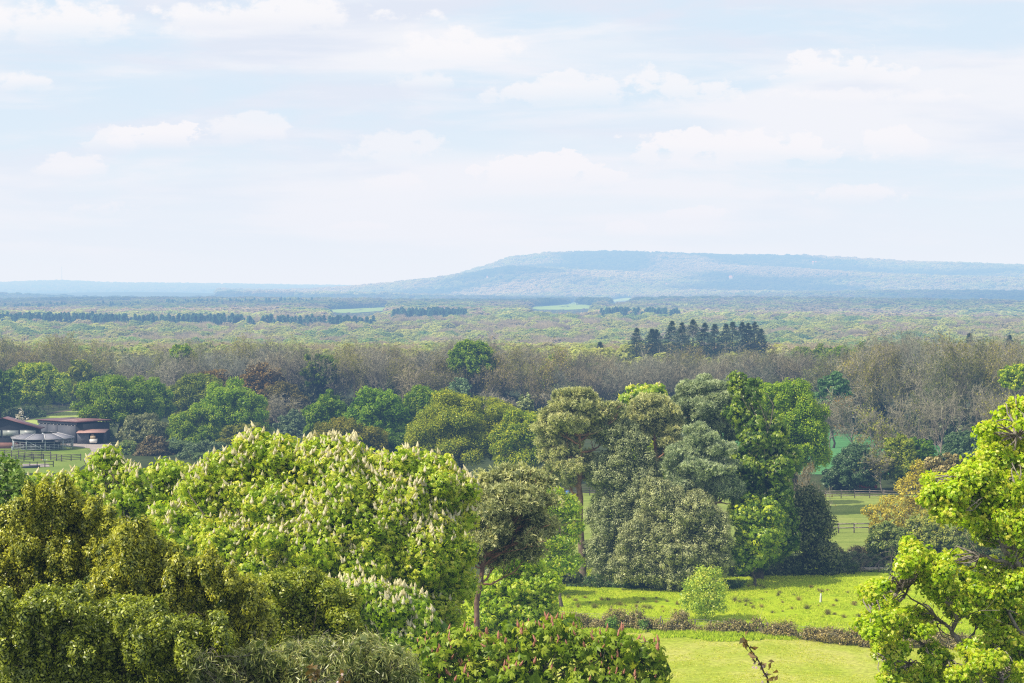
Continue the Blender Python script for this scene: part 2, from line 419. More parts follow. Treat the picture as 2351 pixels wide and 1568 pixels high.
def grow(paths, radii, count, lenf, spread, rng, up=0.25, n=5, tmin=0.35):
    """children branching off parent curves"""
    B = len(paths); npts = paths.shape[1]
    pi = np.repeat(np.arange(B), count)
    t = rng.uniform(tmin, 1.0, len(pi)) * (npts - 1)
    i0 = np.minimum(t.astype(int), npts - 2); fr = (t - i0)[:, None]
    p0 = paths[pi, i0] * (1 - fr) + paths[pi, i0 + 1] * fr
    d = unit(paths[pi, i0 + 1] - paths[pi, i0])
    plen = np.linalg.norm(paths[:, -1] - paths[:, 0], axis=1)[pi]
    nd = unit(d * (1 - spread * 0.5) + perp(d, rng) * spread + np.array([0, 0, up]))
    ln = plen * lenf * rng.uniform(0.6, 1.25, len(pi))
    p1 = p0 + nd * ln[:, None]
    r0 = radii[pi, i0] * 0.6
    ch = curve(p0, p1, n, rng, 0.1, 0.05)
    rr = r0[:, None] * np.linspace(1, 0.35, n)[None]
    return ch, rr

def ribbons(geo, paths, w, shade, rng):
    """thin twig strips, (B,n,3)"""
    B, n, _ = paths.shape
    d = unit(np.gradient(paths, axis=1)); s = perp(d[:, 0], rng)[:, None]
    w = np.broadcast_to(np.asarray(w, float), (B,))[:, None, None] * np.linspace(1, 0.4, n)[None, :, None]
    v = np.stack([paths - s * w, paths + s * w], 2).reshape(-1, 3)
    b = (np.arange(B)[:, None] * n + np.arange(n - 1)[None]) * 2
    q = np.stack([b, b + 1, b + 3, b + 2], -1).reshape(-1, 4)
    geo.add(v, q, a=np.repeat(shade, n * 2))

# ------------------------------------------------------------------ trees
def lobes_px(spec, Y):
    """[(xd, yd, rx, ry, dY)] -> ellipsoids in metres"""
    out = []
    for s in spec:
        x, y, rx, ry = s[:4]; dY = s[4] if len(s) > 4 else 0.0
        k = (Y + dY) / F
        out.append((P(x, y, Y + dY), np.array([rx * k, (rx * 0.6 + ry * 0.4) * k, ry * k])))
    return out

def boss(lobes, n, s, rng, core=0.82, flat=1.0):
    """break every lobe into a smaller core with bosses standing on it"""
    out = []
    for c, R in lobes:
        out.append((c, R * core))
        for i in range(n):
            d = unit(rng.normal(size=3)); d[2] = abs(d[2]) if rng.random() < .6 else d[2]; d[1] = -abs(d[1]) if rng.random() < .4 else d[1]
            q = s * rng.uniform(.65, 1.25)
            out.append((c + R * d * (1 - q * .45) * rng.uniform(.85, 1.12), np.array([R[0] * .6 + R.mean() * .4, R[1] * .6 + R.mean() * .4, (R[2] * .6 + R.mean() * .4) * flat]) * q))
    return out

def auto_lobes(x, ytop, ybot, hw, Y, rng, n=9, sub=0.42):
    """a dome crown as one core, some big limbs of foliage and many small billows standing proud of them"""
    k = Y / F
    cy = ytop + (ybot - ytop) * 0.52; ry = (ybot - ytop) * 0.5
    c = P(x, cy, Y); R = np.array([hw * k, hw * k * 0.9, ry * k])
    out = [(c, R * 0.62)]
    ga = 2.39996
    mean = R.mean() * .4 + R * .6
    for m, s0, lo, hi in ((max(5, n // 2), sub, .78, .98), (n * 4, sub * .52, .80, 1.10)):
        o_ = rng.uniform(0, 6.28)
        for i in range(m):                   # spread evenly round the dome, then shaken
            zz = 1 - 1.5 * (i + 0.5) / m; rr = math.sqrt(max(0, 1 - zz * zz)); a = o_ + i * ga + rng.uniform(-.5, .5)
            d = unit(np.array([rr * math.cos(a), rr * math.sin(a), zz]) + rng.normal(0, .10, 3))
            s = s0 * rng.uniform(0.6, 1.15)
            reach = rng.uniform(lo, hi) - s * 0.72
            out.append((c + R * d * reach, mean * s * np.array([1.1, 1.0, 0.78])))
    return out

def woody(lobes, base, rng, r0=0.3, twigs=18, sides=6, cp=None, shade=(0.2, 0.8), limb=0.5):
    """trunk, limbs to every lobe and branches to some of the clumps"""
    g = Geo()
    C = np.array([l[0] for l in lobes]); R = np.array([l[1] for l in lobes])
    cen = (C * R[:, :1]).sum(0) / R[:, 0].sum()
    top = np.array([cen[0], cen[1], base[2] + (cen[2] - base[2]) * 0.75])
    tr = curve(base, top, 7, rng, 0.03)
    rr = r0 * np.array([1.35, 1.0, .92, .85, .78, .7, .6])[None]
    tubes(g, tr, rr, 8, np.linspace(shade[0], shade[1], 7)[None])
    st = tr[0, rng.integers(3, 7, len(C))]
    lp = curve(st, C, 6, rng, 0.1, 0.05)
    lr = (r0 * limb * np.clip(R.mean(1) / R.mean(1).max(), 0.35, 1))[:, None] * np.linspace(1, 0.4, 6)[None]
    tubes(g, lp, lr, sides, shade[1])
    if cp is not None and twigs:
        m = min(len(cp), twigs * len(C))
        sel = cp[rng.choice(len(cp), m, replace=False)]
        dist = ((sel[:, None] - C[None]) ** 2).sum(2); j = dist.argmin(1)
        s0 = lp[j, rng.integers(3, 6, m)]
        bp = curve(s0, sel, 5, rng, 0.1, 0.04)
        tubes(g, bp, (r0 * 0.16) * np.linspace(1, 0.25, 5)[None] * np.ones((m, 1)), 4, shade[1])
        ch, cr = grow(bp, (r0 * 0.12) * np.linspace(1, 0.3, 5)[None] * np.ones((m, 1)), 3, 0.35, 0.8, rng, 0.1, 4)
        tubes(g, ch, cr * 0.8, 3, shade[1])
    return g

def tree(name, label, cat, lobes, base, mat, ls, kind='oak', rc=0.8, r0=0.3, bark='bark', seed=1, group=None, twigs=14, woodshade=(0.2, 0.8), colour=None, extra=None, limb=0.38, **kw):
    rng = np.random.default_rng(seed)
    base = np.asarray(base, float)
    root = thing(name, label, cat, base, group)
    g = Geo()
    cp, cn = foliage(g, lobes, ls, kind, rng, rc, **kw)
    if extra: extra(g, rng)
    c = obj('crown', g, MAT[mat], root, base)
    if colour: c.color = (*colour, 1)
    mR = np.array([l[1].mean() for l in lobes]); big = [l for l, m_ in zip(lobes, mR) if m_ > 0.55 * mR.max()] or lobes
    w = woody(big, base, rng, r0, twigs, 6, cp, woodshade, limb)
    obj('trunk', w, MAT[bark], root, base, smooth=True)
    root['_'] = 0; del root['_']
    return root, cp, cn, rng

def gbase(xd, Y, dz=0.0):
    p = P(xd, 700, Y)
    return np.array([p[0], Y, float(zt(p[0], Y)) - 0.05 + dz])

# ---- flower spikes of the chestnuts
def spike_mesh(name, h, r, mat, rng, rings=7, sides=6):
    g = Geo()
    z = np.linspace(0, h, rings); rr = r * np.array([0.5, 1.0, 0.95, 0.8, 0.6, 0.38, 0.08])
    a = np.linspace(0, 2 * math.pi, sides, endpoint=False)
    v = []
    for i in range(rings):
        rj = rr[i] * rng.uniform(0.65, 1.3, sides)
        v.append(np.stack([np.cos(a + i * 0.5) * rj, np.sin(a + i * 0.5) * rj, np.full(sides, z[i])], 1))
    v = np.concatenate(v)
    q = [[i * sides + j, i * sides + (j + 1) % sides, (i + 1) * sides + (j + 1) % sides, (i + 1) * sides + j] for i in range(rings - 1) for j in range(sides)]
    g.add(v, q, a=rng.uniform(0.2, 1, len(v)))
    m = g.mesh(name); m.materials.append(MAT[mat]); return m

def spikes(root, base, cp, cn, rng, count, mesh, prob, near=100):
    """the nearest hundred candles are parts of their own, the rest one mass"""
    ok = (cn[:, 2] > -0.15) & (cn[:, 1] < 0.35)
    q_ = cp[ok]; pt = vnoise(q_[:, 0] / 1.1 + 50, q_[:, 2] / 0.9 + q_[:, 1] * .4 + 50, 4)
    w = np.clip(prob(q_) * (0.12 + 1.6 * sstep(.3, .75, pt)), 0.001, None)
    idx = np.flatnonzero(ok)
    sel = rng.choice(idx, min(count, len(idx)), replace=False, p=w / w.sum())
    p = cp[sel] + cn[sel] * 0.10 + np.array([0, 0, 0.05])
    order = np.argsort(p[:, 1])
    p = p[order]
    for q in p[:near]:
        o = bpy.data.objects.new('flower_spike', mesh); COL.objects.link(o); o.parent = root
        s = rng.uniform(0.65, 1.2)
        o.location = q - base; o.scale = (s, s, s * rng.uniform(0.8, 1.25)); o.rotation_euler = (rng.normal(0, .28), rng.normal(0, .28), rng.uniform(0, 6))
    rest = p[near:]
    if len(rest):
        mv = np.zeros(len(mesh.vertices) * 3, np.float32); mesh.vertices.foreach_get('co', mv); mv = mv.reshape(-1, 3)
        mq = np.array([list(pl.vertices) for pl in mesh.polygons])
        sh = np.zeros(len(mv), np.float32); mesh.attributes['shade'].data.foreach_get('value', sh)
        g = Geo()
        for q in rest:
            s = rng.uniform(0.65, 1.2); a = rng.uniform(0, 6)
            R = np.array([[math.cos(a), -math.sin(a), 0], [math.sin(a), math.cos(a), 0], [0, 0, 1]])
            ti, tj = rng.normal(0, .28, 2); mt = mv * s; mt = mt + np.stack([mt[:, 2] * ti, mt[:, 2] * tj, 0 * mt[:, 2]], 1)
            g.add(mt @ R.T + q, mq, a=sh)
        o = obj('blossom', g, mesh.materials[0], root, base); o['kind'] = 'stuff'

#SECTIONS
# ------------------------------------------------------------------ camera, sun, sky, haze
cam = bpy.data.cameras.new('camera'); co = bpy.data.objects.new('camera', cam); COL.objects.link(co)
co.location = (0, 0, CAMZ); co.rotation_euler = (math.pi / 2 - PITCH, 0, 0)
cam.sensor_width = 36; cam.lens = 36 * F / 2351.0; cam.clip_end = 60000; cam.clip_start = 0.5
sc.camera = co

SUN = Vector((-0.62, -0.32, 0.74)).normalized()
sl = bpy.data.lights.new('sun', 'SUN'); so = bpy.data.objects.new('sun', sl); COL.objects.link(so)
so.rotation_euler = SUN.to_track_quat('Z', 'Y').to_euler(); so.location = (0, 0, 300)
sl.energy = 4.8; sl.angle = rad(0.53); sl.color = (1.0, 0.94, 0.83)

w = bpy.data.worlds.new('World'); sc.world = w; w.use_nodes = True
nt = w.node_tree; nt.nodes.clear()
def M(op, a, b=None, c=None, clamp=False):
    n = N(nt, 'ShaderNodeMath', operation=op, use_clamp=clamp)
    for i, x in enumerate((a, b, c)):
        if x is None: continue
        if isinstance(x, (int, float)): n.inputs[i].default_value = x
        else: L(nt, x, n.inputs[i])
    return n.outputs[0]
def SM(x, a, b):
    n = N(nt, 'ShaderNodeMapRange', interpolation_type='SMOOTHSTEP'); n.clamp = True
    L(nt, x, n.inputs[0]); n.inputs[1].default_value = a; n.inputs[2].default_value = b
    n.inputs[3].default_value = 0; n.inputs[4].default_value = 1
    return n.outputs[0]
def MIX(f, a, b):
    n = N(nt, 'ShaderNodeMix', data_type='RGBA')
    if isinstance(f, (int, float)): n.inputs[0].default_value = f
    else: L(nt, f, n.inputs[0])
    for i, x in ((6, a), (7, b)):
        if isinstance(x, tuple): n.inputs[i].default_value = (*x, 1)
        else: L(nt, x, n.inputs[i])
    return n.outputs[2]
tc = N(nt, 'ShaderNodeTexCoord'); sx = N(nt, 'ShaderNodeSeparateXYZ'); L(nt, tc.outputs['Generated'], sx.inputs[0])
ay = M('MAXIMUM', M('ABSOLUTE', sx.outputs[1]), 0.03)
U = M('DIVIDE', sx.outputs[0], ay); V = M('DIVIDE', sx.outputs[2], ay)        # tangents of azimuth and elevation
def NO(us, vs, detail=6, rough=0.55, seed=0.0, dist=0.0):
    c = N(nt, 'ShaderNodeCombineXYZ'); L(nt, M('MULTIPLY', U, us), c.inputs[0]); L(nt, M('MULTIPLY', V, vs), c.inputs[1]); c.inputs[2].default_value = seed
    n = N(nt, 'ShaderNodeTexNoise'); n.inputs['Scale'].default_value = 1; n.inputs['Detail'].default_value = detail
    n.inputs['Roughness'].default_value = rough; n.inputs['Distortion'].default_value = dist
    L(nt, c.outputs[0], n.inputs['Vector']); return n.outputs['Fac']
sky = N(nt, 'ShaderNodeTexSky', sky_type='NISHITA'); sky.sun_disc = False
sky.sun_elevation = math.asin(SUN.z); sky.sun_rotation = math.atan2(SUN.x, SUN.y)
sky.air_density = 1.0; sky.dust_density = 1.5
SKS = 0.10
def K(r, g, b): return (r / SKS, g / SKS, b / SKS)
base = MIX(SM(V, 0.0, 0.11), K(0.78, 0.86, 0.955), K(0.655, 0.79, 0.945))
# layer 1: broad stretched veils, grey-lavender underneath and white above
veil = NO(5.5, 26, 7, 0.55, 3.1, 0.3)
cover = SM(M('ADD', veil, M('MULTIPLY', V, 0.15)), 0.38, 0.54)
for hx, hy, wx_, wy_ in [(200, 240, 260, 42), (1000, 345, 200, 40), (1440, 130, 260, 46), (2170, 60, 330, 60), (1270, 335, 260, 30), (1500, 285, 260, 22), (1290, 470, 420, 26), (820, 180, 160, 22), (2100, 400, 260, 24), (460, 180, 160, 18)]:
    du = M('DIVIDE', M('SUBTRACT', U, (hx - CX) / F), wx_ / F); dv = M('DIVIDE', M('SUBTRACT', V, (665 - hy) / F), wy_ / F)
    r2 = M('ADD', M('ADD', M('MULTIPLY', du, du), M('MULTIPLY', dv, dv)), M('MULTIPLY', M('SUBTRACT', veil, 0.5), 3.5))
    cover = M('MULTIPLY', cover, M('ADD', M('MULTIPLY', SM(r2, 0.1, 1.5), 0.55), 0.45))
shade1 = NO(4.5, 30, 5, 0.5, 9.7, 0.2)
ccol = MIX(SM(shade1, 0.43, 0.57), K(0.75, 0.775, 0.88), K(0.935, 0.945, 0.972))
col = MIX(M('MULTIPLY', cover, 0.93), base, ccol)
thin = NO(9, 70, 6, 0.6, 21.0, 0.4)
col = MIX(M('MULTIPLY', SM(thin, 0.48, 0.70), 0.5), col, K(0.92, 0.925, 0.97))
# layer 2: the single cumulus heads of the photograph (photo centre, half width, half height)
edge = NO(60, 95, 6, 0.62, 5.0, 0.0)
edge2 = NO(22, 40, 3, 0.5, 1.0, 0.0)
def puff(x, y, wx, wy, amt=1.0, soft=0.55):
    global col
    u0 = (x - CX) / F; v0 = (665 - y) / F
    du = M('DIVIDE', M('SUBTRACT', U, u0), wx / F); dv = M('DIVIDE', M('SUBTRACT', V, v0), wy / F)
    low = M('MULTIPLY', M('MINIMUM', dv, 0.0), 1.0)         # flatter, softer base
    r2 = M('ADD', M('MULTIPLY', du, du), M('MULTIPLY', dv, dv))
    r2 = M('ADD', r2, M('MULTIPLY', M('SUBTRACT', edge, 0.5), 4.2)); r2 = M('ADD', r2, M('MULTIPLY', M('SUBTRACT', edge2, 0.5), 3.6))
    up = SM(dv, -0.95, 0.35)
    f = M('MULTIPLY', M('SUBTRACT', 1.0, SM(r2, 1.0 - soft, 1.0)), M('MULTIPLY', up, min(1.0, amt + .15)))
    col = MIX(f, col, K(1.0, 0.995, 0.99))
for p_ in [(1240, 398, 170, 50, 1.0, .3), (1700, 345, 270, 58, .95, .4), (2060, 325, 90, 42, .8, .4), (380, 315, 120, 40, .85, .35), (245, 325, 80, 38, .6, .5),
           (150, 385, 90, 32, .6, .6), (900, 350, 130, 50, .5, .7), (560, 305, 120, 45, .5, .7), (1930, 165, 160, 50, .7, .5), (1390, 215, 290, 55, .6, .6),
           (1040, 120, 180, 45, .75, .8), (120, 55, 260, 75, .8, .9), (620, 45, 330, 55, .75, .9), (1940, 448, 130, 32, .6, .5), (1610, 492, 75, 22, .6, .5),
           (1420, 527, 65, 20, .5, .5), (60, 190, 80, 30, .6, .7), (1010, 190, 130, 30, .4, .8), (900, 425, 90, 28, .5, .6), (1990, 225, 240, 22, .5, .8), (240, 480, 110, 26, .4, .7), (840, 522, 70, 12, .5, .6)]:
    puff(*p_)
col = MIX(SM(V, 0.035, 0.0), col, K(0.86, 0.895, 0.955))
fin = MIX(SM(V, 0.6, 7.0), col, sky.outputs[0])  # bright cloud carried up above the frame as added ambient fill
bg = N(nt, 'ShaderNodeBackground'); bg.inputs['Strength'].default_value = SKS; L(nt, fin, bg.inputs[0])
w.cycles.sampling_method = 'MANUAL'; w.cycles.sample_map_resolution = 256
wo = N(nt, 'ShaderNodeOutputWorld'); L(nt, bg.outputs[0], wo.inputs[0])

sc.view_settings.view_transform = 'Standard'; sc.view_settings.look = 'None'; sc.view_settings.exposure = 0; sc.view_settings.gamma = 1
cy = sc.cycles
cy.max_bounces = 4; cy.diffuse_bounces = 2; cy.glossy_bounces = 1; cy.transmission_bounces = 2; cy.transparent_max_bounces = 6; cy.volume_bounces = 0
cy.sample_clamp_indirect = 4; cy.caustics_reflective = False; cy.caustics_refractive = False
cy.use_denoising = False
try: cy.filter_width = 1.2
except Exception: pass

# blue distance haze: a homogeneous air volume (absorption plus emission standing in for scattered light)
g = Geo(); g.box((0, 6400, 225), (9600, 13700, 560))
hz = obj('haze', g, None); tag(hz, kind='structure')
hm = bpy.data.materials.new('haze_air'); nt2 = nodes(hm)
SIG = (0.85e-4, 1.55e-4, 2.6e-4); ASY = (0.84, 0.885, 0.96)
smx = 4e-4
ab = N(nt2, 'ShaderNodeVolumeAbsorption'); ab.inputs['Density'].default_value = smx; ab.inputs['Color'].default_value = (*[1 - s / smx for s in SIG], 1)
em = N(nt2, 'ShaderNodeEmission'); ev = [s * a for s, a in zip(SIG, ASY)]; em.inputs['Strength'].default_value = max(ev); em.inputs['Color'].default_value = (*[e / max(ev) for e in ev], 1)
ad = N(nt2, 'ShaderNodeAddShader'); L(nt2, ab.outputs[0], ad.inputs[0]); L(nt2, em.outputs[0], ad.inputs[1])
o2 = N(nt2, 'ShaderNodeOutputMaterial'); L(nt2, ad.outputs[0], o2.inputs['Volume'])
hz.data.materials.append(hm)

# ------------------------------------------------------------------ ground
Ys = np.concatenate([np.linspace(-120, 200, 60), np.geomspace(210, 15000, 260)[0:]])
T = np.linspace(-1, 1, 141)
GY, GT = np.meshgrid(Ys, T, indexing='ij')
GX = GT * (90 + np.maximum(GY, 0) * 0.36)
GZ = zt(GX, GY)
v = np.stack([GX, GY, GZ], -1).reshape(-1, 3); nr, ncl = GX.shape
i = (np.arange(nr - 1)[:, None] * ncl + np.arange(ncl - 1)[None]).reshape(-1)
g = Geo(); g.add(v, np.stack([i, i + 1, i + ncl + 1, i + ncl], 1))
MAT['soil'] = ground_mat('woodland_floor', [(0.3, (0.035, 0.05, 0.018)), (0.55, (0.06, 0.08, 0.025)), (0.75, (0.09, 0.085, 0.045))], 0.05, 0.6)
MAT['mown'] = ground_mat('mown_field_grass', [(0.30, (0.29, 0.38, 0.025)), (0.48, (0.38, 0.44, 0.06)), (0.62, (0.46, 0.47, 0.11)), (0.75, (0.36, 0.45, 0.04))], 0.16, 2.2, 0.34)
MAT['rough'] = ground_mat('rough_meadow_grass', [(0.30, (0.24, 0.38, 0.015)), (0.5, (0.38, 0.50, 0.02)), (0.68, (0.44, 0.52, 0.03)), (0.8, (0.42, 0.42, 0.10))], 0.22, 2.6, 0.28)
MAT['padd'] = ground_mat('paddock_grass', [(0.3, (0.20, 0.28, 0.05)), (0.6, (0.27, 0.33, 0.08)), (0.75, (0.33, 0.36, 0.12))], 0.1, 1.6, 0.18, (0.05, 0.5, 1))
MAT['teal'] = ground_mat('crop_field', [(0.3, (0.08, 0.24, 0.085)), (0.7, (0.11, 0.29, 0.10))], 0.04, 0.8, 0.12, (0.02, 0.25, 1))
MAT['pale'] = ground_mat('far_pasture', [(0.3, (0.20, 0.33, 0.07)), (0.7, (0.26, 0.38, 0.10))], 0.01, 0.1, 0.1, (0.004, 0.05, 1))
MAT['lawn'] = ground_mat('farm_lawn', [(0.3, (0.14, 0.22, 0.035)), (0.7, (0.22, 0.29, 0.06))], 0.15, 2, 0.15)
MAT['gravel'] = ground_mat('gravel_track', [(0.3, (0.33, 0.29, 0.26)), (0.7, (0.44, 0.40, 0.37))], 0.4, 5, 0.15)
MAT['earth'] = ground_mat('bare_earth', [(0.3, (0.12, 0.10, 0.08)), (0.7, (0.19, 0.16, 0.13))], 0.4, 4, 0.2)
gr = obj('ground', g, MAT['soil'], smooth=True); tag(gr, kind='structure')

def sheet(name, pts, mat, dz, kind='structure'):
    """flat sheet over level ground; pts are photo points on the ground or (X, Y) metres"""
    w_ = []
    for p in pts:
        if len(p) == 3: w_.append((p[0], p[1], dz))
        else:
            q = ground_at(*p); w_.append((q[0], q[1], dz))
    m = bpy.data.meshes.new(name); m.from_pydata(w_, [], [list(range(len(w_)))]); m.materials.append(MAT[mat]); m.update()
    if m.polygons[0].normal.z < 0: m.flip_normals()
    o = bpy.data.objects.new(name, m); COL.objects.link(o); tag(o, kind=kind); return o

sheet('mown_field', [(-30, 136, 0), (75, 136, 0), (75, 176.2, 0), (30, 178.5, 0), (-30, 181, 0)], 'mown', 0.03)
sheet('meadow', [(-30, 181, 0), (30, 178.5, 0), (75, 176.2, 0), (75, 226, 0), (25, 220, 0), (12, 214, 0), (-30, 212, 0)], 'rough', 0.02)
sheet('paddock', [(-25, 224, 0), (75, 236, 0), (75, 296, 0), (-40, 303, 0)], 'padd', 0.04)
sheet('crop_field', [(45, 330, 0), (120, 330, 0), (120, 446, 0), (45, 446, 0)], 'teal', 0.05)
# ------------------------------------------------------------------ far woods: masses nobody could count
def proto_broad(name, n, ls, seed, squash=0.8):
    rng = np.random.default_rng(seed); g = Geo()
    lobes = [(np.array([0, 0, 0.55]), np.array([0.42, 0.42, 0.40]))]
    for i in range(7):
        d = unit(rng.normal(size=3)); d[2] = abs(d[2]) * 0.9
        lobes.append((np.array([0, 0, 0.58]) + d * np.array([0.33, 0.33, 0.25]), np.full(3, rng.uniform(0.16, 0.25))))
    cp, cn = crown_clumps(lobes, n, rng, 1.0, 0.3, 0.08)
    nrm = unit(cn + rng.normal(size=cn.shape) * 0.28 + np.array([0, 0, .3]))
    put_leaves(g, cp, nrm, ls, 'oak', np.clip(rng.normal(0.5, 0.18, len(cp)) + (cp[:, 2] - .6) * .35, 0, 1), rng)
    m = g.mesh(name); m.materials.append(MAT['far']); return bpy.data.objects.new(name, m)
def proto_conifer(name, n, seed, ls=0.13):
    rng = np.random.default_rng(seed); g = Geo()
    t = rng.random(n) ** 0.8; a = rng.uniform(0, 6.283, n); r = (1 - t) * 0.22 * rng.uniform(0.7, 1.1, n) + 0.01
    pos = np.stack([np.cos(a) * r, np.sin(a) * r, 0.08 + t * 0.95], 1)
    d = unit(np.stack([np.cos(a), np.sin(a), np.full(n, -0.25)], 1))
    kites(g, pos - d * 0.06, unit(np.stack([-np.cos(a) * .2, -np.sin(a) * .2, np.ones(n)], 1) + rng.normal(size=(n, 3)) * .4), d, ls * rng.uniform(.6, 1.2, n), ls * .3, np.clip(rng.normal(.5, .2, n), 0, 1))
    m = g.mesh(name); m.materials.append(MAT['far']); return bpy.data.objects.new(name, m)
def proto_bare(name, n, seed, w=0.006):
    rng = np.random.default_rng(seed); g = Geo()
    lobes = [(np.array([0, 0, 0.6]), np.array([0.38, 0.38, 0.4])), (np.array([0.15, 0, 0.75]), np.array([0.24, 0.24, 0.22])), (np.array([-0.18, 0.1, 0.7]), np.array([0.22, 0.22, 0.25]))]
    cp, cn = crown_clumps(lobes, n, rng, 1.0, 0.6, 0.1)
    p0 = cp - cn * 0.16 - np.array([0, 0, 0.07]); p1 = cp + rng.normal(size=cp.shape) * 0.03 + np.array([0, 0, 0.02])
    ribbons(g, curve(p0, p1, 3, rng, 0.1), w, np.clip(rng.normal(0.5, 0.2, len(cp)), 0, 1), rng)
    m = g.mesh(name); m.materials.append(MAT['far']); return bpy.data.objects.new(name, m)

def proto_col(name, objs):
    c = bpy.data.collections.new(name)
    for o in objs: c.objects.link(o)
    return c

def instancer(name, pts, scl, rot, idx, tint, coll, **kw):
    me = bpy.data.meshes.new(name); n = len(pts)
    me.vertices.add(n); me.vertices.foreach_set('co', pts.astype(np.float32).ravel())
    for an, ty, d, key in (('iscale', 'FLOAT_VECTOR', scl, 'vector'), ('irot', 'FLOAT_VECTOR', rot, 'vector'), ('tint', 'FLOAT_VECTOR', tint, 'vector')):
        a = me.attributes.new(an, ty, 'POINT'); a.data.foreach_set(key, d.astype(np.float32).ravel())
    a = me.attributes.new('iidx', 'INT', 'POINT'); a.data.foreach_set('value', idx.astype(np.int32))
    o = bpy.data.objects.new(name, me); COL.objects.link(o)
    ng = bpy.data.node_groups.new(name + '_scatter', 'GeometryNodeTree')
    ng.interface.new_socket('Geometry', in_out='INPUT', socket_type='NodeSocketGeometry'); ng.interface.new_socket('Geometry', in_out='OUTPUT', socket_type='NodeSocketGeometry')
    gi = ng.nodes.new('NodeGroupInput'); go = ng.nodes.new('NodeGroupOutput')
    ip = ng.nodes.new('GeometryNodeInstanceOnPoints'); ci = ng.nodes.new('GeometryNodeCollectionInfo')
    ci.inputs['Collection'].default_value = coll; ci.inputs['Separate Children'].default_value = True; ci.inputs['Reset Children'].default_value = True
    ip.inputs['Pick Instance'].default_value = True
    def na(nm, ty):
        q = ng.nodes.new('GeometryNodeInputNamedAttribute'); q.data_type = ty; q.inputs['Name'].default_value = nm
        return q.outputs['Attribute']
    ng.links.new(gi.outputs[0], ip.inputs['Points']); ng.links.new(ci.outputs[0], ip.inputs['Instance'])
    ng.links.new(na('iidx', 'INT'), ip.inputs['Instance Index']); ng.links.new(na('iscale', 'FLOAT_VECTOR'), ip.inputs['Scale'])
    er = ng.nodes.new('FunctionNodeEulerToRotation'); ng.links.new(na('irot', 'FLOAT_VECTOR'), er.inputs[0]); ng.links.new(er.outputs[0], ip.inputs['Rotation'])
    ng.links.new(ip.outputs[0], go.inputs[0])
    md = o.modifiers.new('scatter', 'NODES'); md.node_group = ng
    tag(o, kind='stuff', **kw); return o

# clearings: pale pastures on the valley floor and lower slopes (photo outlines on the terrain)
PAST = [((742, 712), (900, 705), (897, 713), (800, 720), (745, 717)), ((1208, 706), (1310, 699), (1372, 703), (1372, 709), (1300, 712), (1212, 711)),
        ((1300, 697), (1330, 694), (1332, 699), (1304, 701)), ((1390, 690), (1440, 684), (1470, 686), (1400, 694))]
def in_poly(x, y, poly):
    x = np.asarray(x); ins = np.zeros(x.shape, bool); n = len(poly)
    for a in range(n):
        x0, y0 = poly[a]; x1, y1 = poly[(a + 1) % n]
        c = ((y0 > y) != (y1 > y)) & (x < (x1 - x0) * (y - y0) / (y1 - y0 + 1e-12) + x0)
        ins ^= c
    return ins
for poly in PAST:
    w_ = [ground_at(*p, 600) for p in poly]
    cx = np.mean(w_, axis=0)
    g = Geo(); pts = []
    K_ = 10; verts = []
    w_ = np.array(w_)
    ring = [cx + (w_ - cx) * (k / K_) for k in range(1, K_ + 1)]
    dens = []
    for r_ in ring:
        rr = np.concatenate([r_[i] * (1 - np.linspace(0, 1, 6, endpoint=False))[:, None] + r_[(i + 1) % len(r_)] * np.linspace(0, 1, 6, endpoint=False)[:, None] for i in range(len(r_))])
        rr[:, 2] = zt(rr[:, 0], rr[:, 1]) + 0.5
        dens.append(rr)
    n = len(dens[0]); cx[2] = zt(cx[0], cx[1]) + 0.5
    vv = np.concatenate([cx[None]] + dens)
    tr = [[0, 1 + i, 1 + (i + 1) % n] for i in range(n)]
    qd = [[1 + k * n + i, 1 + k * n + (i + 1) % n, 1 + (k + 1) * n + (i + 1) % n, 1 + (k + 1) * n + i] for k in range(K_ - 1) for i in range(n)]
    g.add(vv, qd, tr)
    o = obj('far_pasture', g, MAT['pale']); tag(o, kind='structure')

HOUSES = [(1680, 641, 13, 'pink roofed country house on the wooded slope below the long ridge'), (1870, 607, 12, 'pale house high on the ridge near the skyline'), (1121, 638.5, 8, 'small white house on the left shoulder of the long hill'),
          (1528, 656, 9, 'white cottage low on the middle of the hill face'), (2254, 692, 10, 'white building in the valley woods at the far right')]

def scatter(y0, y1, s0, s1, seed, umax=0.29):
    """jittered points over the view wedge, spacing growing with distance"""
    rng = np.random.default_rng(seed); out = []
    Y = y0
    while Y < y1:
        s = s0 + (s1 - s0) * (Y - y0) / (y1 - y0)
        hw = Y * umax + 30
        x = np.arange(-hw, hw, s)
        out.append(np.stack([x + rng.uniform(-.45, .45, len(x)) * s, Y + rng.uniform(-.45, .45, len(x)) * s], 1))
        Y += s
    return np.concatenate(out), rng

def clear(X, Y, margin=1.0):
    Z = zt(X, Y)
    xd = CX + X / Y * F
    # photo row of the ground (small pitch, so the tangent form is close enough)
    yd = 665 + (CAMZ - Z) / Y * F
    bad = np.zeros(len(X), bool)
    for poly in PAST: bad |= in_poly(xd, yd, poly)
    for hx, hy, hw, _ in HOUSES: bad |= (np.abs(xd - hx) < hw * 0.9) & (yd > hy - 3) & (yd < hy + 8)
    return ~bad

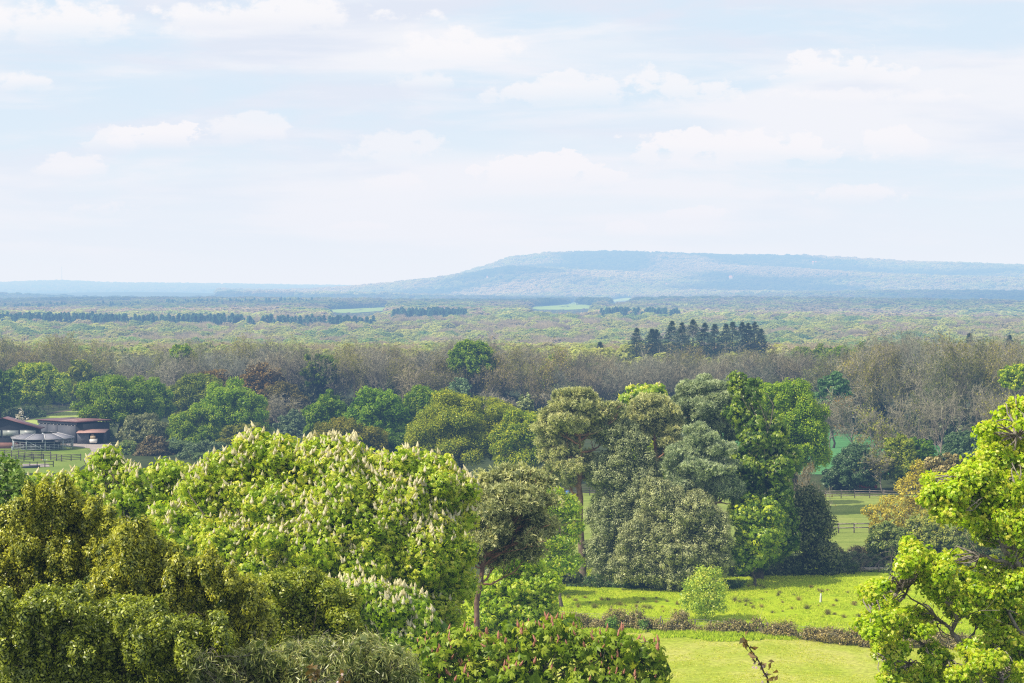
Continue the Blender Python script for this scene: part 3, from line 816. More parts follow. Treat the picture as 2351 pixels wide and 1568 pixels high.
def squat(X, Y, scl):
    """only low scrub straight in front of a clearing"""
    Z = zt(X, Y); xd = CX + X / Y * F; yd = 665 + (CAMZ - Z) / Y * F; hit = np.zeros(len(X), bool)
    for poly in PAST:
        for hh in (3, 6, 9, 12, 15): hit |= in_poly(xd, yd - hh * F / Y, poly)
    scl[hit] *= 0.22
    return scl
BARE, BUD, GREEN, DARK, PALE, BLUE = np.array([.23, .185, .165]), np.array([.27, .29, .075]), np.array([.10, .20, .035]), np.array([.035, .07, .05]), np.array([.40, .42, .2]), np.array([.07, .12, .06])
def tints(X, Y, rng, wts=None):
    a = vnoise(X / 110, Y / 150, 5) + 0.35 * vnoise(X / 28, Y / 40, 6); b = rng.random(len(X))
    t = a / 1.35 * 0.75 + b * 0.5 - 0.12
    pal = np.array([BARE, BARE, BUD, BUD * .9 + GREEN * .2, GREEN * .6 + BUD * .4, GREEN, BLUE])
    pos = np.array([0.0, 0.40, 0.50, 0.60, 0.74, 0.88, 1.05])
    c = np.stack([np.interp(t, pos, pal[:, k]) for k in range(3)], 1)
    c = c * .68 + np.array([.205, .215, .115]) * .32
    return c * rng.uniform(.82, 1.18, (len(X), 1)) * 2.4, t

far_hi = proto_col('far_trees_near', [proto_broad('far_tree', 900, 0.085, 30 + k) for k in range(5)] + [proto_bare('far_bare_tree', 900, 40 + k) for k in range(3)])
far_lo = proto_col('far_trees_distant', [proto_broad('distant_tree', 170, 0.19, 50 + k) for k in range(5)])
far_con = proto_col('far_conifers', [proto_conifer('far_conifer', 260, 60 + k, 0.16) for k in range(3)])
SRT = sorted([o.name for o in far_hi.objects]); BI = np.array([i for i, n_ in enumerate(SRT) if 'bare' in n_]); GI = np.array([i for i, n_ in enumerate(SRT) if 'bare' not in n_])

def rot0(n, rng): return np.stack([np.zeros(n), np.zeros(n), rng.uniform(0, 6.28, n)], 1)
def size3(n, rng, lo, hi, wide=1.0):
    h = rng.uniform(lo, hi, n); return np.stack([h * wide * rng.uniform(.85, 1.2, n), h * wide * rng.uniform(.85, 1.2, n), h], 1)

# the valley woods
p, rng = scatter(628, 2100, 10, 17, 11); X, Y = p.T
k = clear(X, Y) & (vnoise(X / 90, Y / 90, 15) > 0.12); X, Y = X[k], Y[k]
t, tv = tints(X, Y, rng)
isb = tv < 0.40
idx = np.where(isb, BI[rng.integers(0, len(BI), len(X))], GI[rng.integers(0, len(GI), len(X))])
instancer('valley_wood', np.stack([X, Y, zt(X, Y) - 1.0], 1), squat(X, Y, size3(len(X), rng, 9.5, 15, 1.3)), rot0(len(X), rng), idx, t, far_hi)
p, rng = scatter(2100, 5300, 16, 26, 12); X, Y = p.T
k = clear(X, Y); X, Y = X[k], Y[k]
t, tv = tints(X, Y, rng)
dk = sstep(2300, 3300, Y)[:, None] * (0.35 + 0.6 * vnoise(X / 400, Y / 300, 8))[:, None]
t = t * (1 - dk) + BLUE * dk  # cloud shade towards the hill foot, put into the tint
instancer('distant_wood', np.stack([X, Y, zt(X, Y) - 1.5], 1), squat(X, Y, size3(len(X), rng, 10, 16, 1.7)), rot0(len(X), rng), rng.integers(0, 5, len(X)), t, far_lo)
# the long hill and the far ridge
p, rng = scatter(5200, 8500, 19, 23, 13); X, Y = p.T
xd = CX + X / Y * F; k = clear(X, Y) & (xd > 500) & (xd < 2500); X, Y = X[k], Y[k]
t, tv = tints(X, Y, rng)
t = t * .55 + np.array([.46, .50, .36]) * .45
dk = (0.75 * sstep(0.36, 0.66, 0.7 * vnoise(X / 420, Y / 600, 18) + 0.3 * vnoise(X / 120, Y / 160, 19)))[:, None]; t = t * (1 - dk) + BLUE * dk * 0.8  # cloud-shadow patches painted into the tree tints
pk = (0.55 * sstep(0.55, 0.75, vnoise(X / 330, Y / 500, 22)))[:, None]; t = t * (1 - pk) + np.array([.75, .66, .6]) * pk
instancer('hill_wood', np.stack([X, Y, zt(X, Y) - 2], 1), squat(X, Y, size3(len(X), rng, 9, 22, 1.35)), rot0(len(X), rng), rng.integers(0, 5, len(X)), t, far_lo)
p, rng = scatter(9300, 12100, 27, 30, 14); X, Y = p.T
xd = CX + X / Y * F; k = (xd < 1150) & (xd > -100); X, Y = X[k], Y[k]
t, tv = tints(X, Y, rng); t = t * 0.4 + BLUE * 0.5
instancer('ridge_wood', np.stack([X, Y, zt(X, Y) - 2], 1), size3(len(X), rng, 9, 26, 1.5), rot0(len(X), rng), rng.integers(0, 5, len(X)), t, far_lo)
# dark conifer plantations in the valley: (photo x0, x1, row of the tops, depth of belt)
rng = np.random.default_rng(77); cps = []
for x0, x1, yt, dep, nn in [(0, 560, 722, 90, 420), (560, 860, 727, 70, 130), (900, 1070, 712, 160, 260), (1380, 1560, 716, 160, 190), (1700, 2050, 684, 250, 130), (2050, 2351, 680, 300, 130),
                            (0, 330, 697, 120, 70), (380, 720, 694, 160, 130), (1180, 2050, 592, 500, 500), (1840, 1960, 652, 150, 90)]:
    hill = yt < 650
    Y0 = {722: 1750, 727: 1720, 712: 2000, 716: 2050, 684: 3900, 680: 3900, 697: 2900, 694: 3000, 592: 7600, 652: 6300}[yt]
    xs = rng.uniform(x0, x1, nn); Yc = Y0 + rng.uniform(0, dep, nn); Xc = (xs - CX) / F * Yc
    cps.append(np.stack([Xc, Yc], 1))
cps = np.concatenate(cps); X, Y = cps.T
sc_ = size3(len(X), rng, 11, 19, 1.0)
instancer('conifer_plantation', np.stack([X, Y, zt(X, Y) - 1], 1), sc_, rot0(len(X), rng), rng.integers(0, 3, len(X)), np.tile(DARK * 3.4, (len(X), 1)) * rng.uniform(.7, 1.3, (len(X), 1)), far_con)

# houses on the hill
MAT['hwall'] = paint_mat('house_wall', (0.50, 0.46, 0.42)); MAT['hroof'] = paint_mat('house_roof', (0.42, 0.22, 0.17)); MAT['hwin'] = paint_mat('house_window', (0.05, 0.05, 0.06), 0.2)
for hx, hy, hw, lab in HOUSES:
    q = ground_at(hx, hy + 2, 1000); Wd = hw * q[1] / F; H_ = Wd * 0.42
    r = thing('house', lab, 'house', q)
    g = Geo(); g.box((0, 0, H_ / 2 + 1), (Wd, Wd * .5, H_ + 4)); obj('wall', g, MAT['hwall'], r)
    g = Geo(); x, y, z0, z1 = Wd * .54, Wd * .3, H_ + 3, H_ + 3 + Wd * .22
    g.add([[-x, -y, z0], [x, -y, z0], [x, y, z0], [-x, y, z0], [-x * .7, 0, z1], [x * .7, 0, z1]], [[0, 1, 5, 4], [2, 3, 4, 5]], [[1, 2, 5], [3, 0, 4]]); obj('roof', g, MAT['hroof'], r)
    for wx in (-.3, 0, .3):
        g = Geo(); g.box((wx * Wd, -Wd * .25 - .05, H_ * .55 + 2), (Wd * .1, .3, H_ * .3)); obj('window', g, MAT['hwin'], r)
# radio mast on the far ridge
q = P(142, 652, 11950); zb = float(zt(q[0], q[1])); top = P(142, 612, 11950)[2]
g = Geo()
for a in range(3):
    ca, sa = math.cos(a * 2.094), math.sin(a * 2.094)
    g.bar((ca * 1.3, sa * 1.3, 0), (ca * 0.8, sa * 0.8, top - zb), 0.55)
for h in np.arange(4, top - zb, 5):
    g.box((0, 0, h), (2.2, 2.2, 0.3))
MAT['mast'] = paint_mat('mast_steel', (0.22, 0.24, 0.28))
mo = obj('radio_mast', g, MAT['mast']); mo.location = (q[0], q[1], zb); tag(mo, 'thin lattice radio mast standing on the far ridge at the left', 'mast')
# ------------------------------------------------------------------ woodland belt: single trees, copied
def bare_parts(h, wd, seed, leaf=0.0, leafmat=None, tw=0.032, dens=1.0):
    """skeleton of a leafless tree: trunk mesh and fine crown mesh, standing at the origin"""
    rng = np.random.default_rng(seed)
    top = np.array([rng.normal(0, .03) * h, rng.normal(0, .03) * h, h * 0.62])
    tr = curve(np.zeros(3), top, 8, rng, 0.03); r = h * 0.013
    rr = r * np.linspace(1.3, 0.45, 8)[None]
    g = Geo(); tubes(g, tr, rr, 7, np.linspace(0.2, 0.6, 8)[None])
    l1, r1 = grow(tr, rr, 11, 0.62, 0.9, rng, 0.55, 6, 0.3)
    tubes(g, l1, r1, 5, 0.6)
    l2, r2 = grow(l1, r1, 5, 0.52, 0.85, rng, 0.35, 5, 0.3)
    tubes(g, l2, r2, 4, 0.7)
    l3, r3 = grow(l2, r2, int(6 * dens), 0.55, 0.9, rng, 0.3, 4, 0.25)
    c = Geo()
    ribbons(c, l3, np.clip(r3[:, 0], 0.02, 0.06), np.clip(rng.normal(.55, .15, len(l3)), 0, 1), rng)
    l4, r4 = grow(l3, r3, 8, 0.7, 1.0, rng, 0.25, 4, 0.2)
    ribbons(c, l4, tw, np.clip(rng.normal(.5, .2, len(l4)), 0, 1), rng)
    ext = np.abs(np.concatenate([l4.reshape(-1, 3)])); w0 = np.percentile(ext[:, 0], 98); h0 = np.percentile(ext[:, 2], 99.5)
    s = np.array([wd / w0, wd / w0, h / h0])
    lv = None
    if leaf > 0:
        lv = Geo(); e = l4[:, -1]; k = rng.random(len(e)) < leaf; e = e[k]
        n = unit(rng.normal(size=e.shape) + np.array([0, 0, .6]))
        put_leaves(lv, e, n, 0.34, 'oak', np.clip(rng.normal(.5, .2, len(e)) + (e[:, 2] / h0 - .7) * .5, 0, 1), rng)
        lv.v = [a * s for a in lv.v]
    for G in (g, c): G.v = [a * s for a in G.v]
    return g, c, lv

def make_bare(name, label, cat, loc, h, wd, seed, leaf=0.0, leafmat='bud', bark='barkl', group=None, colour=None, tw=0.032, dens=1.0):
    g, c, lv = bare_parts(h, wd, seed, leaf, leafmat, tw, dens)
    r = thing(name, label, cat, loc, group)
    obj('trunk', g, MAT[bark], r, smooth=True)
    o = obj('crown', c, MAT['twig'], r)
    if lv:
        f = obj('foliage', lv, MAT[leafmat], r)
        if colour: f.color = (*colour, 1)
    elif colour: o.color = (*colour, 1)
    return r

def make_dome(name, label, cat, loc, h, wd, seed, mat='oakg', ls=0.5, group=None, bark='barkd', cov=1.5, low=0.15):
    rng = np.random.default_rng(seed)
    lobes = [(np.array([0, 0, h * (0.5 + low / 2)]), np.array([wd * .78, wd * .78, h * (1 - low) * .42]))]
    for i in range(9):
        d = unit(rng.normal(size=3)); d[2] = abs(d[2]) if i < 6 else d[2] * .5
        s = rng.uniform(0.3, 0.48)
        lobes.append((lobes[0][0] + d * np.array([wd, wd, h * (1 - low) * .5]) * (1 - s * .85), np.array([wd, wd, h * .4]) * s))
    r = thing(name, label, cat, loc, group)
    g = Geo(); cp, cn = foliage(g, lobes, ls, 'oak', rng, wd * 0.16, cov=cov, per=12, back=0.8)
    obj('crown', g, MAT[mat], r)
    obj('trunk', woody(lobes, np.zeros(3), rng, h * 0.018, 8, 5, cp), MAT[bark], r, smooth=True)
    return r

TOPX = [-100, 0, 150, 280, 330, 420, 560, 700, 1000, 1100, 1300, 1450, 1600, 1800, 2000, 2100, 2200, 2351, 2500]
TOPY = [784, 782, 780, 800, 812, 800, 786, 792, 792, 788, 802, 815, 810, 800, 785, 768, 770, 780, 780]
FX = [-100, 280, 340, 700, 1000, 1850, 1950, 2100, 2500]; FY = [530, 525, 480, 465, 455, 450, 420, 385, 375]
LB = 'bare grey-brown tree in the leafless woodland belt across the middle'
LU = 'olive tree coming into leaf in the woodland belt across the middle'
LG = 'fresh green leafy tree standing in the woodland belt across the middle'
LS = 'low dark evergreen bush under the bare woodland belt trees'
rng = np.random.default_rng(5)
pb = [make_bare('bare_tree', LB, 'tree', (0, 0, 0), 18, 4.6, 100 + k, group='bare trees of the woodland belt', bark='barkl' if k % 2 else 'bark') for k in range(6)]
pu = [make_bare('budding_tree', LU, 'tree', (0, 0, 0), 18, 4.8, 120 + k, 0.55 + .12 * k, 'bud', group='budding trees of the woodland belt', bark='bark') for k in range(4)]
pg = [make_dome('green_tree', LG, 'tree', (0, 0, 0), 18, 5.5, 140 + k, 'oakg', 0.55, 'green trees of the woodland belt') for k in range(3)]
ps = [make_dome('evergreen_bush', LS, 'bush', (0, 0, 0), 7, 4.2, 160 + k, 'thorn', 0.5, 'dark bushes under the woodland belt', low=0.0) for k in range(3)]
used = {}
def place(protos, x, Y, h, wd, base_h, base_w, colour=None):
    i = int(rng.integers(len(protos))); p = protos[i]; key = p.name
    X = (x - CX) / F * Y
    loc = (X, Y, float(zt(X, Y)) - 0.2); s = (wd / base_w, wd / base_w, h / base_h); rz = rng.uniform(0, 6.28)
    if key not in used:
        used[key] = 1; p.location = loc; p.scale = s; p.rotation_euler = (0, 0, rz); r = p
        if colour is not None:
            for ch in p.children:
                if ch.name.startswith(('crown', 'foliage')): ch.color = (*colour, 1)
    else: r = dup(p, loc, rz, s, colour=colour)
    return r
for row, dY in enumerate([0, 10, 22, 38, 60, 88, 120, 150]):
    step = [5.6, 6.2, 7, 7.5, 8, 8.5, 9, 10][row]
    x = -60.0
    while x < 2420:
        Y = np.interp(x, FX, FY) + dY + rng.uniform(-5, 5)
        if Y < 630:
            ytop = np.interp(x, TOPX, TOPY)
            h = CAMZ - (ytop - 665) / F * Y + rng.normal(-0.5, 1.1) - (1.5 if row == 0 else 0)
            h = max(h, 9)
            u = rng.random(); n_ = vnoise(x / 130, row * 0.7, 9) * 0.6 + u * 0.4
            wd = rng.uniform(3.6, 5.6)
            tone = rng.uniform(0.55, 1.15); warm = rng.uniform(-.10, .10)
            if x < 300: kind = 'u' if n_ < 0.75 else 'b'
            elif x < 720: kind = 'b' if n_ < 0.50 else ('u' if n_ < .9 else 'g')
            elif 1770 < x < 2030 and row >= 4: kind = 'g'
            elif 1330 < x < 2020 and row >= 3: kind = 'u' if n_ < 0.8 else 'g'
            else: kind = 'b' if n_ < 0.56 else ('u' if n_ < 0.88 else 'g')
            if x > 2040 and kind == 'g': kind = 'u'
            if kind == 'b': place(pb, x, Y, h, wd, 18, 4.6, (tone * (1 + warm), tone * (1 + abs(warm) * .3), tone * (1 - warm)))
            elif kind == 'u': place(pu, x, Y, h, wd, 18, 4.8, (tone * (1.05 + warm), tone * 1.05, tone))
            else: place(pg, x, Y, h * (1 if x > 1700 else .9) * rng.uniform(.95, 1.04), wd * 1.25, 18, 5.5, (tone * 1.15, tone * 1.1, tone))
        x += step * F / 470 * rng.uniform(.75, 1.25)
x = -30.0
while x < 2400:
    Y = np.interp(x, FX, FY) + rng.uniform(-1, 16)
    tone = rng.uniform(.55, 1.1)
    place(ps, x, Y, rng.uniform(5.5, 11), rng.uniform(3.5, 5.5), 7, 4.2, (tone, tone, tone * .9))
    x += 4.6 * F / 460 * rng.uniform(.7, 1.3)

# the dark firs beyond the belt
def make_fir(name, label, loc, h, wd, seed, group=None):
    rng = np.random.default_rng(seed); g = Geo()
    nb = 380; t = np.sort(1 - rng.random(nb) ** 1.35 * 0.98); a = rng.uniform(0, 6.283, nb)
    r = (1 - t) ** 0.8 * wd * 2.3 * rng.uniform(0.5, 1.15, nb) + 0.10; z = h * (0.06 + 0.94 * t)
    tip = np.stack([np.cos(a) * r, np.sin(a) * r, z - r * 0.22], 1); st = np.stack([np.zeros(nb), np.zeros(nb), z], 1)
    m = 26; f = rng.uniform(0.2, 1.05, (nb, m)); pos = st[:, None] * (1 - f[..., None]) + tip[:, None] * f[..., None]
    pos = pos + rng.normal(size=pos.shape) * np.array([.22, .22, .10]); d = unit(tip - st)[:, None] + rng.normal(size=pos.shape) * .5
    pos = pos.reshape(-1, 3); d = unit(d.reshape(-1, 3)); n = perp(d, rng); n[:, 2] = np.abs(n[:, 2])
    kites(g, pos, n, d, rng.uniform(.4, .75, len(pos)) * np.repeat(.45 + .75 * (1 - t), m), .12 * np.repeat(.5 + .6 * (1 - t), m), np.clip(rng.normal(.45, .2, len(pos)), 0, 1), 0.0)
    kites(g, np.array([[0, 0, h * .97]]), np.array([[0, -1.0, 0]]), np.array([[0, 0, 1.0]]), h * .06, .12, np.array([.5]))
    rt = thing(name, label, 'tree', loc, group); obj('crown', g, MAT['fir'], rt)
    w_ = Geo(); tubes(w_, np.array([[[0, 0, 0], [0, 0, h * .5], [0, 0, h * .98]]]), np.array([[.35, .22, .04]]), 6, .4); obj('trunk', w_, MAT['barkd'], rt)
    return rt
FIRS = [(1462, 754, 'leftmost tall dark fir of the group behind the woodland belt'), (1497, 756, 'dark fir second from the left, narrow, close against its slightly shorter neighbour'), (1507.5, 757, 'dark fir third from the left, leaning against its narrow neighbour'),
        (1543, 738, 'tall dark fir with an open side, left edge of the thick central fir clump'), (1566, 741, 'dark fir in the thick central clump, left of the broadest fir'), (1591, 734, 'broadest and tallest dark fir of the central clump'),
        (1618, 742, 'slim dark fir standing just right of the broadest fir'), (1641, 745, 'small pointed dark fir alone in the gap between the two fir clumps'), (1667, 744, 'dark fir at the left of the right-hand fir clump'),
        (1682, 740, 'broad dark fir with a flat top in the right-hand clump'), (1704, 740, 'slender dark fir in the middle of the right-hand clump'), (1718, 742, 'dark fir second from the right end of the fir row'),
        (1733, 740, 'rightmost tall dark fir of the row'), (1748, 756, 'short ragged fir closing the right end of the fir row'), (1378, 786, 'tiny dark fir tip poking above the belt, well left of the fir group'), (2226, 765, 'lone dark fir tip among the bare trees at the far right'), (2318, 770, 'small dark fir near the right edge above the bare trees')]
rg = np.random.default_rng(3)
for i, (x, y, lab) in enumerate(FIRS):
    Y = 640 + rg.uniform(-8, 12); p = P(x, y, Y); zb = float(zt(p[0], Y)); h = p[2] - zb
    wd = {5: 5.6, 3: 4.6, 9: 5.2, 12: 4.6, 7: 3.6, 14: 2.6, 15: 2.5, 16: 2.6}.get(i, 4.0)
    make_fir('fir_tree', lab, (p[0], Y, zb), h, wd, 200 + i, 'dark firs behind the woodland belt')
# ------------------------------------------------------------------ single trees of the middle distance
def oak(x, ytop, ybot, hw, Y, mat, label, seed, name='oak_tree', cat='tree', ls=None, n=10, rc=None, colour=None, group=None, bark='barkd', r0=None, cov=1.6, twigs=10, sub=0.42, kind='oak', bx=None, **kw):
    rng = np.random.default_rng(seed)
    lobes = auto_lobes(x, ytop, ybot, hw, Y, rng, n, sub)
    ls = ls or Y / 1911 * 1.55
    wd = hw * Y / F
    b = gbase(bx if bx is not None else x, Y)
    return tree(name, label, cat, lobes, b, mat, ls, kind, rc or wd * 0.10, r0 or max(0.12, wd * 0.055), bark, seed, group, twigs, colour=colour, cov=cov, **kw)

O = oak
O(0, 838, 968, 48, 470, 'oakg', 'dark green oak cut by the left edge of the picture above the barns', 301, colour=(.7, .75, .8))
O(88, 821, 955, 70, 488, 'oakg', 'rounded fresh green oak on the field edge behind the left barn', 302, colour=(1.5, 1.25, 1))
O(182, 824, 948, 44, 505, 'oako', 'olive oak with a green crest next to the rounded oak behind the barns', 303, colour=(.95, 1.05, 1))
O(50, 930, 985, 60, 480, 'thorn', 'dark hedge bush at the field edge behind the left barn', 3031, 'hedge_bush', 'bush', colour=(.8, 1, .8))
O(272, 853, 995, 98, 412, 'oakg', 'large spreading green oak overhanging the right end of the long barn', 304, r0=.5, colour=(.95, .95, .9))
O(345, 868, 975, 60, 425, 'oakg', 'green oak standing right against the large oak by the barn', 305, colour=(.9, .95, .9))
O(455, 858, 990, 80, 440, 'oako', 'broad olive oak between the barn oak and the bright green oak', 306, colour=(.85, 1.0, 1))
O(528, 866, 1060, 92, 392, 'oakg', 'ragged bright green oak with a tall right shoulder below the brown tree', 307, colour=(1.15, 1.15, 1), r0=.45)
O(450, 930, 1065, 70, 385, 'oakg', 'mid green oak at the front left foot of the ragged bright oak', 308, colour=(1.05, 1, 1))
O(602, 831, 940, 46, 462, 'brown', 'copper brown tree just coming into leaf above the bright green oak', 309)
O(655, 868, 1020, 56, 450, 'brown', 'brownish green oak right of the copper tree', 310, colour=(.75, .95, .9))
O(500, 850, 900, 60, 468, 'brown', 'brown budding oak behind the olive oak', 311, colour=(.9, .9, .8))
O(330, 948, 1050, 62, 384, 'scrub', 'grey-green sallow bush below the barn oak', 312, 'sallow_bush', 'bush', colour=(1, .95, .85))
O(300, 1010, 1060, 40, 372, 'bush', 'pale green low bush beside the gravel track', 313, 'track_bush', 'bush', colour=(.45, .5, 1))
O(352, 998, 1080, 46, 370, 'bramble', 'pinkish brown leafless bush in front of the sallow', 314, 'brown_bush', 'bush', colour=(.62, .56, .5))
O(405, 1005, 1075, 50, 376, 'scrub', 'blue-green scrub bush left of the chestnut tops', 315, 'scrub_bush', 'bush', colour=(.75, .95, .85))
O(470, 1010, 1090, 60, 362, 'scrub', 'dark scrub bush directly behind the chestnut tops', 316, 'scrub_bush', 'bush', colour=(.65, .8, .7))
O(560, 968, 1070, 62, 374, 'oako', 'low olive tree under the ragged bright oak', 317, colour=(.8, .85, 1))
O(668, 940, 1050, 45, 420, 'scrub', 'grey bushy willow left of the row of green oaks', 318, 'willow_tree', 'tree', colour=(.8, .95, .9))
O(752, 894, 1045, 56, 378, 'oakg', 'leftmost of the three round green oaks behind the chestnut dome', 319, colour=(.85, .9, .9))
O(868, 880, 1045, 68, 372, 'oakg', 'middle and brightest of the three round green oaks behind the chestnut dome', 320, colour=(.95, 1.05, .9))
O(980, 876, 1030, 66, 376, 'oakg', 'right one of the three round green oaks, touching the great dome oak', 321, colour=(.95, .95, .9))
O(795, 964, 1085, 94, 345, 'oako', 'low wide olive oak just above the chestnut dome', 322, colour=(.9, .85, .9))
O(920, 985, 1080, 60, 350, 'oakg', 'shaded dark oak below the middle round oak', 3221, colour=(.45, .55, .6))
O(1062, 892, 1098, 124, 326, 'oako', 'great dome-shaped yellow-olive oak in the centre', 323, n=14, sub=.34, r0=.6, cov=1.9, colour=(1.3, 1.42, .9))
O(1212, 926, 1120, 84, 316, 'oakg', 'yellow-green oak between the great dome oak and the tall pine', 324, colour=(1.5, 1.2, 1))
O(1206, 902, 960, 24, 345, 'scrub', 'small pale grey willow showing above the yellow-green oak', 325, 'willow_tree', 'tree', colour=(1.5, 1.5, 1.3), n=5)
O(1055, 862, 935, 28, 420, 'scrub', 'pale blue-green willow in front of the bare belt', 326, 'willow_tree', 'tree', colour=(1.0, 1.25, 1.2), n=5)
O(1083, 776, 880, 56, 452, 'oakg', 'round fresh green tree rising out of the bare belt', 327, colour=(1.0, 1.0, .9))
O(417, 787, 850, 34, 500, 'oakg', 'small fresh green tree top above the belt at the left', 328, colour=(1.2, 1.1, 1))
O(735, 806, 900, 44, 466, 'oakg', 'dull green half-leafed tree in the belt above the round oaks', 329, colour=(.8, .75, .8), cov=1.0)
O(1815, 860, 1135, 88, 272, 'oakg', 'tall broad green oak behind the dark chestnut', 330, colour=(1.25, 1.2, .9), r0=.5, n=12)
O(1735, 863, 960, 45, 280, 'oakg', 'green oak crown at the shoulder of the tall broad oak', 331, colour=(1.3, 1.2, .9))
O(1915, 848, 975, 42, 385, 'thorn', 'ivy-dark green tree right of the tall broad oak', 332, 'ivy_tree', 'tree', colour=(.8, 1.35, .9))
O(2335, 832, 905, 44, 340, 'oakg', 'bright green crown cut by the right edge, above the near oak', 333, colour=(1.8, 1.5, 1))
O(2064, 985, 1135, 40, 302, 'oako', 'narrow yellow-olive evergreen in front of the bare trees at the right', 334, 'evergreen_tree', 'tree', colour=(1.1, 1.25, 1.1), kind='kite')
O(1962, 1015, 1140, 62, 303, 'thorn', 'dark thicket bush beyond the paddock fence', 335, 'thicket_bush', 'bush', colour=(.7, 1, .9))
O(1925, 1060, 1140, 40, 306, 'thorn', 'dark ivy bush at the left end of the far paddock fence', 3351, 'thicket_bush', 'bush', colour=(.65, .95, .9))
O(2110, 1000, 1130, 45, 306, 'oakg', 'dull green bush right of the narrow yellow-olive evergreen', 336, 'green_bush', 'bush', colour=(.7, .8, 1))
O(2215, 985, 1120, 60, 315, 'thorn', 'blue-green holly mass left of the near oak crown', 337, 'holly_tree', 'tree', colour=(.8, 1.15, 1))
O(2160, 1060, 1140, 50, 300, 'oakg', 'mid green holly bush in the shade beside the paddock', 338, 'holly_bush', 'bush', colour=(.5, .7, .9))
O(2170, 1036, 1200, 62, 250, 'grey', 'brownish olive evergreen behind the bronze young oak', 339, 'evergreen_tree', 'tree', colour=(.95, .75, .6), kind='kite', ls=.35)
O(2290, 1000, 1180, 60, 262, 'grey', 'olive evergreen hidden behind the near oak crown', 3391, 'evergreen_tree', 'tree', colour=(.8, .7, .6), kind='kite', ls=.35)
def B(x, ytop, Y, hw, label, seed, leaf=0.0, leafmat='bud', colour=None, name='bare_tree', bark='barkl', dens=1.0, tw=.026):
    p = P(x, ytop, Y); b = gbase(x, Y)
    return make_bare(name, label, 'tree', b, p[2] - b[2], hw * Y / F, seed, leaf, leafmat, bark, None, colour, tw, dens)
B(2165, 815, 322, 78, 'tall half-bare tree with yellow-green tufts in its top, right of the dark thicket', 340, .05, 'oaky', (.5, .45, .8), 'half_bare_tree')
B(2240, 880, 326, 60, 'twisted bare tree with pale limbs right of the tufted tree', 341)
B(2090, 905, 330, 55, 'leafless forked tree left of the tufted tree', 342, .05)
B(1960, 885, 348, 60, 'brown leafless tree above the dark thicket', 343, .12, 'brown', (1.2, 1.1, 1))
B(2010, 940, 312, 50, 'sparse olive tree coming into leaf behind the yellow-olive evergreen', 344, .5, 'bud', (1.1, 1.2, 1), 'budding_tree')
B(2300, 900, 320, 60, 'bare tree with olive haze behind the near oak crown', 345, .3, 'bud', (1.1, 1.1, 1), 'budding_tree')
B(1905, 900, 352, 45, 'thin leafless tree right behind the ivy-dark tree', 346, .08)
B(2030, 1035, 300, 50, 'grey-brown bare bush behind the far paddock fence', 347, .1, 'bud')
B(640, 905, 430, 55, 'grey leafless sallow tree below the copper brown tree', 348)
B(1165, 900, 430, 60, 'pale-limbed leafless tree leaning out of the belt behind the dome oak', 349)
B(1300, 890, 425, 60, 'leafless tree with crossing pale branches behind the tall pine', 350)
B(1855, 1060, 226, 40, 'thin leafless thorn tree with reddish twigs at the foot of the tall broad oak', 351, .06, 'brown', None, 'thorn_tree')

# ---- clump by the meadow: pines, grey evergreens, chestnut
def pine(label, Y, pads, trunk, seed, r0=.32, mat='pine', limbs=(), ls=.34, rc=.5, cov=1.5, dead=None, group='scots pines'):
    rng = np.random.default_rng(seed)
    main = lobes_px(pads, Y); lobes = boss(main, 9, .38, rng, .72, .7)
    b = gbase(trunk[0][0], Y)
    root = thing('pine_tree', label, 'tree', b, group)
    g = Geo(); cp, cn = foliage(g, lobes, ls, 'needle', rng, rc, cov=cov, per=11, inner=.12, under=.55, flat=.55, rough=.10, back=.6)
    obj('crown', g, MAT[mat], root, b)
    w_ = Geo()
    tp = np.array([b] + [P(x, y, Y) for x, y in trunk[1:]])
    s = np.linspace(0, 1, len(tp)); t = np.linspace(0, 1, 14)
    path = np.stack([np.interp(t, s, tp[:, k]) for k in range(3)], 1); path[1:-1] += rng.normal(size=(12, 3)) * .06
    tubes(w_, path[None], r0 * np.linspace(1.15, .45, 14)[None], 9, np.clip(np.linspace(-.1, 1.2, 14), 0, 1)[None])
    C = np.array([l[0] for l in main])
    zs = path[:, 2]
    for c in C:
        k = np.argmin(np.abs(zs - (c[2] - .9 - .25 * np.abs(c[0] - np.interp(c[2], zs, path[:, 0])))))
        k = min(max(k, 5), 13)
        lp = curve(path[k], c, 7, rng, .1, -.05)
        tubes(w_, lp, r0 * .42 * np.linspace(1, .35, 7)[None], 6, .9)
        sub, sr = grow(lp, r0 * .3 * np.linspace(1, .4, 7)[None], 9, .55, .9, rng, .3, 5, .35)
        tubes(w_, sub, sr, 4, .8)
    if dead:
        for (x0, y0, x1, y1) in dead:
            lp = curve(P(x0, y0, Y - .6), P(x1, y1, Y - 1.2), 6, rng, .1)
            tubes(w_, lp, r0 * .25 * np.linspace(1, .3, 6)[None], 5, .3)
            sub, sr = grow(lp, r0 * .16 * np.linspace(1, .4, 6)[None], 5, .4, 1.0, rng, .2, 4, .3)
            tubes(w_, sub, sr, 4, .3)
    obj('trunk', w_, MAT['barkp'], root, b, smooth=True)
    return root
